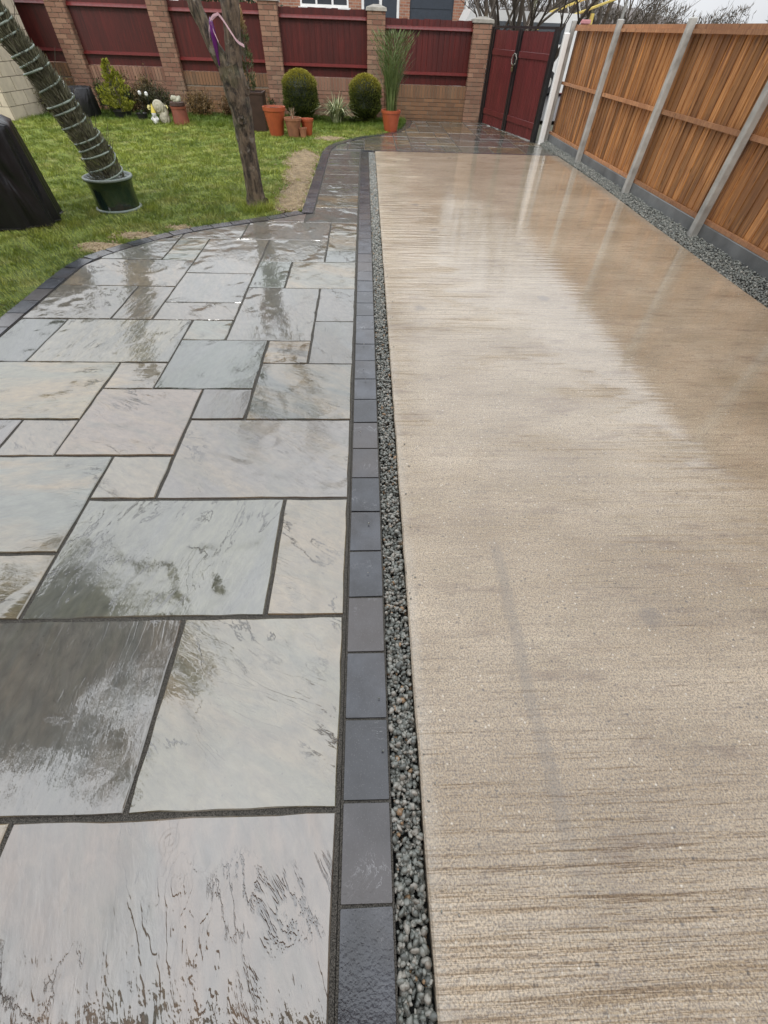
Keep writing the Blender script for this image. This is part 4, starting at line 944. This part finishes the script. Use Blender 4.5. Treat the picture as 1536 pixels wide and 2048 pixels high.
# ------------------------------------------------------------ beyond the wall
hs = thing('brick_house', 'red brick house with white framed windows and dark garage doors behind the wall', 'house', (0, 26, 0))
HB = M['brick']
def wallpiece(x0, x1, z0, z1, y=0): return box(x0, x1, y, y+.25, z0, z1)
Wn = [(-8.4, -6.9, 1.95, 3.2), (-2.55, -.62, 1.92, 3.2), (-5.6, -4.2, 2.4, 3.2)]
pieces = [wallpiece(-14, -8.4, -.1, 5.4), wallpiece(-8.4, -6.9, -.1, 1.95), wallpiece(-8.4, -6.9, 3.2, 5.4), wallpiece(-6.9, -5.6, -.1, 5.4), wallpiece(-5.6, -4.2, -.1, 2.4), wallpiece(-5.6, -4.2, 3.2, 5.4), wallpiece(-4.2, -2.55, -.1, 5.4), wallpiece(-2.55, -.62, -.1, 1.92), wallpiece(-2.55, -.62, 3.2, 5.4), wallpiece(-.62, -.10, -.1, 5.4), wallpiece(-.10, 1.42, 2.9, 5.4), wallpiece(1.42, 1.85, -.1, 5.4), wallpiece(1.85, 3.62, 2.5, 5.4), wallpiece(3.62, 4.05, -.1, 5.4)]
def house_brick():
    n = N('house_brick'); o = n.obj(); sp = n.node('ShaderNodeSeparateXYZ', {0: o})
    b = n.node('ShaderNodeTexBrick', {'Vector': n.node('ShaderNodeCombineXYZ', {0: sp.outputs[0], 1: sp.outputs[2], 2: 0.}).outputs[0], 'Color1': (.38, .17, .10, 1), 'Color2': (.27, .12, .075, 1), 'Mortar': (.34, .29, .24, 1), 'Scale': 1., 'Mortar Size': .008, 'Brick Width': .225, 'Row Height': .075})
    return n.set(Base_Color=b.outputs[0], Roughness=.8)
hb = house_brick(); mk('wall', *join(pieces), hb, hs)
glass = N('window_glass').set(Base_Color=(.05, .06, .07), Roughness=.06, Specular_IOR_Level=.8)
navy = simple('slate_garage_door', (.035, .045, .06), .45, .1)
for x0, x1, z0, z1 in Wn:
    fr = mk('window', *join([box(x0, x1, -.02, .05, z0, z0+.09), box(x0, x1, -.02, .05, z1-.07, z1), box(x0, x0+.07, -.02, .05, z0+.09, z1-.07), box(x1-.07, x1, -.02, .05, z0+.09, z1-.07)]+[box(x0+(x1-x0)*k/3-.035, x0+(x1-x0)*k/3+.035, -.02, .05, z0+.09, z1-.07) for k in (1, 2)]), M['white'], hs)
    for k in range(3): mk('pane', *box(x0+(x1-x0)*k/3+.04, x0+(x1-x0)*(k+1)/3-.04, .06, .07, z0+.09, z1-.07), glass, fr)
    mk('sill', *box(x0-.08, x1+.08, -.10, -.021, z0-.06, z0+.02), M['white'], fr)
pf = mk('porch_frame', *join([box(a, a+.10, -.03, .06, 0, 2.9) for a in (-.10, .62, 1.32)]), M['white'], hs)
for a in (0., .72): mk('door_pane', *box(a, a+.60, .0, .02, 0, 2.9), navy, pf)
gd = mk('garage_door', *box(1.85, 3.62, .05, .1, 0, 2.5), navy, hs)
for k in range(5): mk('door_panel', *bbox(1.90, 3.57, .035, .049, .05+k*.49, .49+k*.49, .004), navy, gd)
mk('downpipe', *tube([(4.15, -.05, 0), (4.15, -.05, 5.2)], .055, 8), M['white'], hs)
mk('roof', [(-14.3, -.5, 5.3), (4.4, -.5, 5.3), (4.4, 4, 8), (-14.3, 4, 8), (-14.3, 8.5, 5.3), (4.4, 8.5, 5.3)], [(0, 1, 2, 3), (3, 2, 5, 4)], simple('grey_roof_tiles', (.10, .085, .08), .7, .3), hs)
mk('side_wall', *box(3.8, 4.04, .25, 8, -.1, 5.35), hb, hs)
# white van-like vehicle and buildings to the right
vh = thing('parked_van', 'white van parked beyond the wall seen between bare trunks', 'van', (4.9, 22, 0))
vb = [(-1.5, 0), (-1.5, .9), (-1.42, 1.55), (-1.2, 1.93), (2.6, 1.90), (2.7, 1.7), (2.72, .35), (2.72, 0)]
V = [(x, y, z+.05) for y in (0, 1.8) for x, z in vb]; n = len(vb); F = [(k, (k+1) % n, n+(k+1) % n, n+k) for k in range(n)]+[tuple(range(n))[::-1], tuple(range(n, 2*n))]
mk('body', V, F, M['white'], vh)
for a, b in ((-1.15, -.3), (-.2, .9), (1.0, 2.2)): mk('window', *box(a, b, -.012, -.002, 1.25, 1.73), glass, vh)
for x in (-.8, 2.0): wh = mk('wheel', *xf(lathe([(.30, 0), (.33, .03), (.33, .19), (.30, .22)], 24), Matrix.Translation((x, .2, .3)) @ Matrix.Rotation(PI/2, 4, 'X')), M['plastic'], vh); mk('hub', *xf(lathe([(.16, 0), (.14, .03)], 16), Matrix.Translation((x, -.02, .3)) @ Matrix.Rotation(PI/2, 4, 'X')), M['post'], wh)
mk('bumper', *bbox(-1.62, -1.5, .05, 1.75, .3, .55, .03), M['plastic'], vh)
hd = thing('conifer_hedge', 'dark green clipped hedge top above the fence left of the house windows', 'hedge', (-3.6, 17.5, 0))
C = rng.uniform(-1, 1, (9000, 3))*[1.3, .4, 1.05]+[0, 0, 1.05]; V, F, r = leaves(C, rng.normal(0, 1, C.shape)+[0, 0, .5], rng.uniform(.05, .12, len(C)), .05)
mk_np('foliage', V, F, leaf_material('hedge_leaf', (.02, .035, .012), (.05, .07, .02)), hd, rnd=r, k=4); mk('stem', *tube([(0, 0, -.1), (0, 0, 1.5)], .08, 8), M['twig'], hd)
yb = thing('raised_boom', 'long yellow twin rail beam slanting up behind the maroon gate', 'beam', (6.1, 22, 1.58))
ym = simple('yellow_paint', (.55, .42, .10), .4, .2)
for dy in (0, .5): mk('rail', *tube([(0, dy, dy*.5), (5.2, dy+.8, 1.43+dy*.5)], .035, 6), ym, yb)
T = [tube([(5.2*k/14, 0+.8*k/14, 1.43*k/14), (5.2*k/14, .5+.8*k/14, .25+1.43*k/14)], .02, 5) for k in range(15)]
mk('rung', *join(T), M['post'], yb); mk('support', *join([tube([(.1, .2, 0), (.1, .2, -1.5)], .06, 6), tube([(3.2, .7, .95), (3.2, .7, -1.5)], .05, 6)]), M['post'], yb)
pr_ = thing('playhouse', 'low pink and white structure with yellow post beyond the fence', 'playhouse', (7.6, 22.3, 0))
mk('wall', *box(-.3, .4, 0, 1.2, 0, 1.75), simple('pink_panel', (.45, .13, .14), .6, .1), pr_); mk('side_panel', *box(.42, 1.4, .1, 1.0, 0, 1.72), M['white'], pr_)
mk('roof', *bbox(-.38, .44, -.1, 1.3, 1.75, 1.84, .02), simple('pink_roof', (.55, .25, .26), .6, .1), pr_); mk('corner_post', *box(.40, .50, -.06, .04, 0, 1.98), ym, pr_)
# bare trees beyond
BT = [(4.3, 19, 6, 3, 'thin dark bare tree just right of the house downpipe'), (5.0, 20, 7, 3, 'multi stemmed bare tree in front of the white van'), (5.85, 20.5, 6.5, 4, 'thick trunked bare tree above the middle of the maroon gate'), (6.9, 24, 8, 4, 'spreading bare tree above the yellow beam'), (8.9, 27, 9, 4, 'wide bare tree behind the first timber fence panel'), (11.2, 30, 8, 3, 'bare tree behind the second timber fence panel'), (13.5, 33, 6, 3, 'small bare tree towards the pale right hand sky'), (17., 38, 5, 3, 'lowest faint bare tree at the right edge of the sky')]
for x, y, h, md, lab in BT:
    t = thing('bare_tree', lab, 'tree', (x, y, -.1), 'bare winter trees beyond the gate'); T = []
    for k in range(3):
        a = random.uniform(0, 2*PI); branch(T, Vector((.10*math.cos(a), .1*math.sin(a), 0)), Vector((math.cos(a)*.28, math.sin(a)*.28, 1)).normalized(), h*.36, .012*h+.02, 0, md, .1, 6, .16, (2, 3), .6)
    mk('trunk', *join(T[:1]), M['bark'], t); mk('branches', *join(T[1:]), M['twig'], t)
# far wooded ridge
V = []; F = []; n = 160
for i in range(n+1):
    a = -.9+2.2*i/n; R0 = 240; h = 5.5+1.6*math.sin(a*7)+1.2*math.sin(a*19+1)+random.uniform(-.5, .5)
    for q, zz in ((R0, -1), (R0+6, h), (R0+60, h*1.35)): V.append((q*math.sin(a), q*math.cos(a), zz))
for i in range(n): F += [(3*i, 3*i+3, 3*i+4, 3*i+1), (3*i+1, 3*i+4, 3*i+5, 3*i+2)]
hm = N('winter_woodland'); hill = mk('hills', V, F, hm.set(Base_Color=hm.mix(hm.mr(hm.noise(hm.pos(), .15, 6), .4, .6), (.13, .12, .11), (.24, .215, .21)), Roughness=1.)); tag(hill, kind='structure')
hedge = thing('field_hedge', 'low brown winter hedge line behind the timber fence', 'hedge', (15, 34, 0))
C = rng.uniform(-1, 1, (30000, 3))*[11, 1.5, 1.25]+[0, 0, 1.15]; C[:, 2] *= np.clip(1+.18*np.sin(C[:, 0]*1.7)+.12*np.sin(C[:, 0]*4.1)-.035*C[:, 0], .3, 2); V, F, r = leaves(C, rng.normal(0, 1, C.shape)+[0, 0, 1.5], rng.uniform(.15, .4, len(C)), .035)
mk_np('foliage', V, F, leaf_material('winter_twigs', (.06, .05, .035), (.15, .12, .09)), hedge, rnd=r, k=4)
# brick house the photographer stands beside and an unseen evergreen added as occluder left of the patio (both show as reflections in the wet paving)
hh = thing('near_house', 'brick house wall with white eaves behind the viewpoint, mirrored in the wet paving', 'house', (0, -1.87, 0))
mk('wall', *box(-7, 6, 0, .3, -.1, 4.8), hb, hh); mk('eaves', *box(-7.3, 6.3, -.3, .36, 4.8, 4.95), M['gboard'], hh); mk('gutter', *tube([(-7.3, .42, 4.9), (6.3, .42, 4.9)], .06, 8), M['plastic'], hh)
ev = thing('added_evergreen', 'leafy evergreen overhanging the left of the patio, mirrored in the wet slabs', 'tree', (-4.6, 1.4, 0))
mk('trunk', *join([tube([(0, 0, -.1), (.05, .05, 1.2), (.35, .1, 2.4), (.8, .2, 3.3)], [.14, .12, .09, .05], 12, .04)]), M['bark'], ev, smooth=True)
C = []
for k in range(70):
    c = np.array([.60, .50, 3.5])+rng.normal(0, 1, 3)*[.62, .50, .30]; C.append(c+rng.normal(0, .17, (260, 3)))
C = np.concatenate(C); V, F, r = leaves(C, rng.normal(0, 1, C.shape), rng.uniform(.06, .13, len(C)), .05)
mk_np('crown', V, F, leaf_material('evergreen_leaf', (.02, .028, .012), (.05, .06, .025)), ev, rnd=r, k=4)
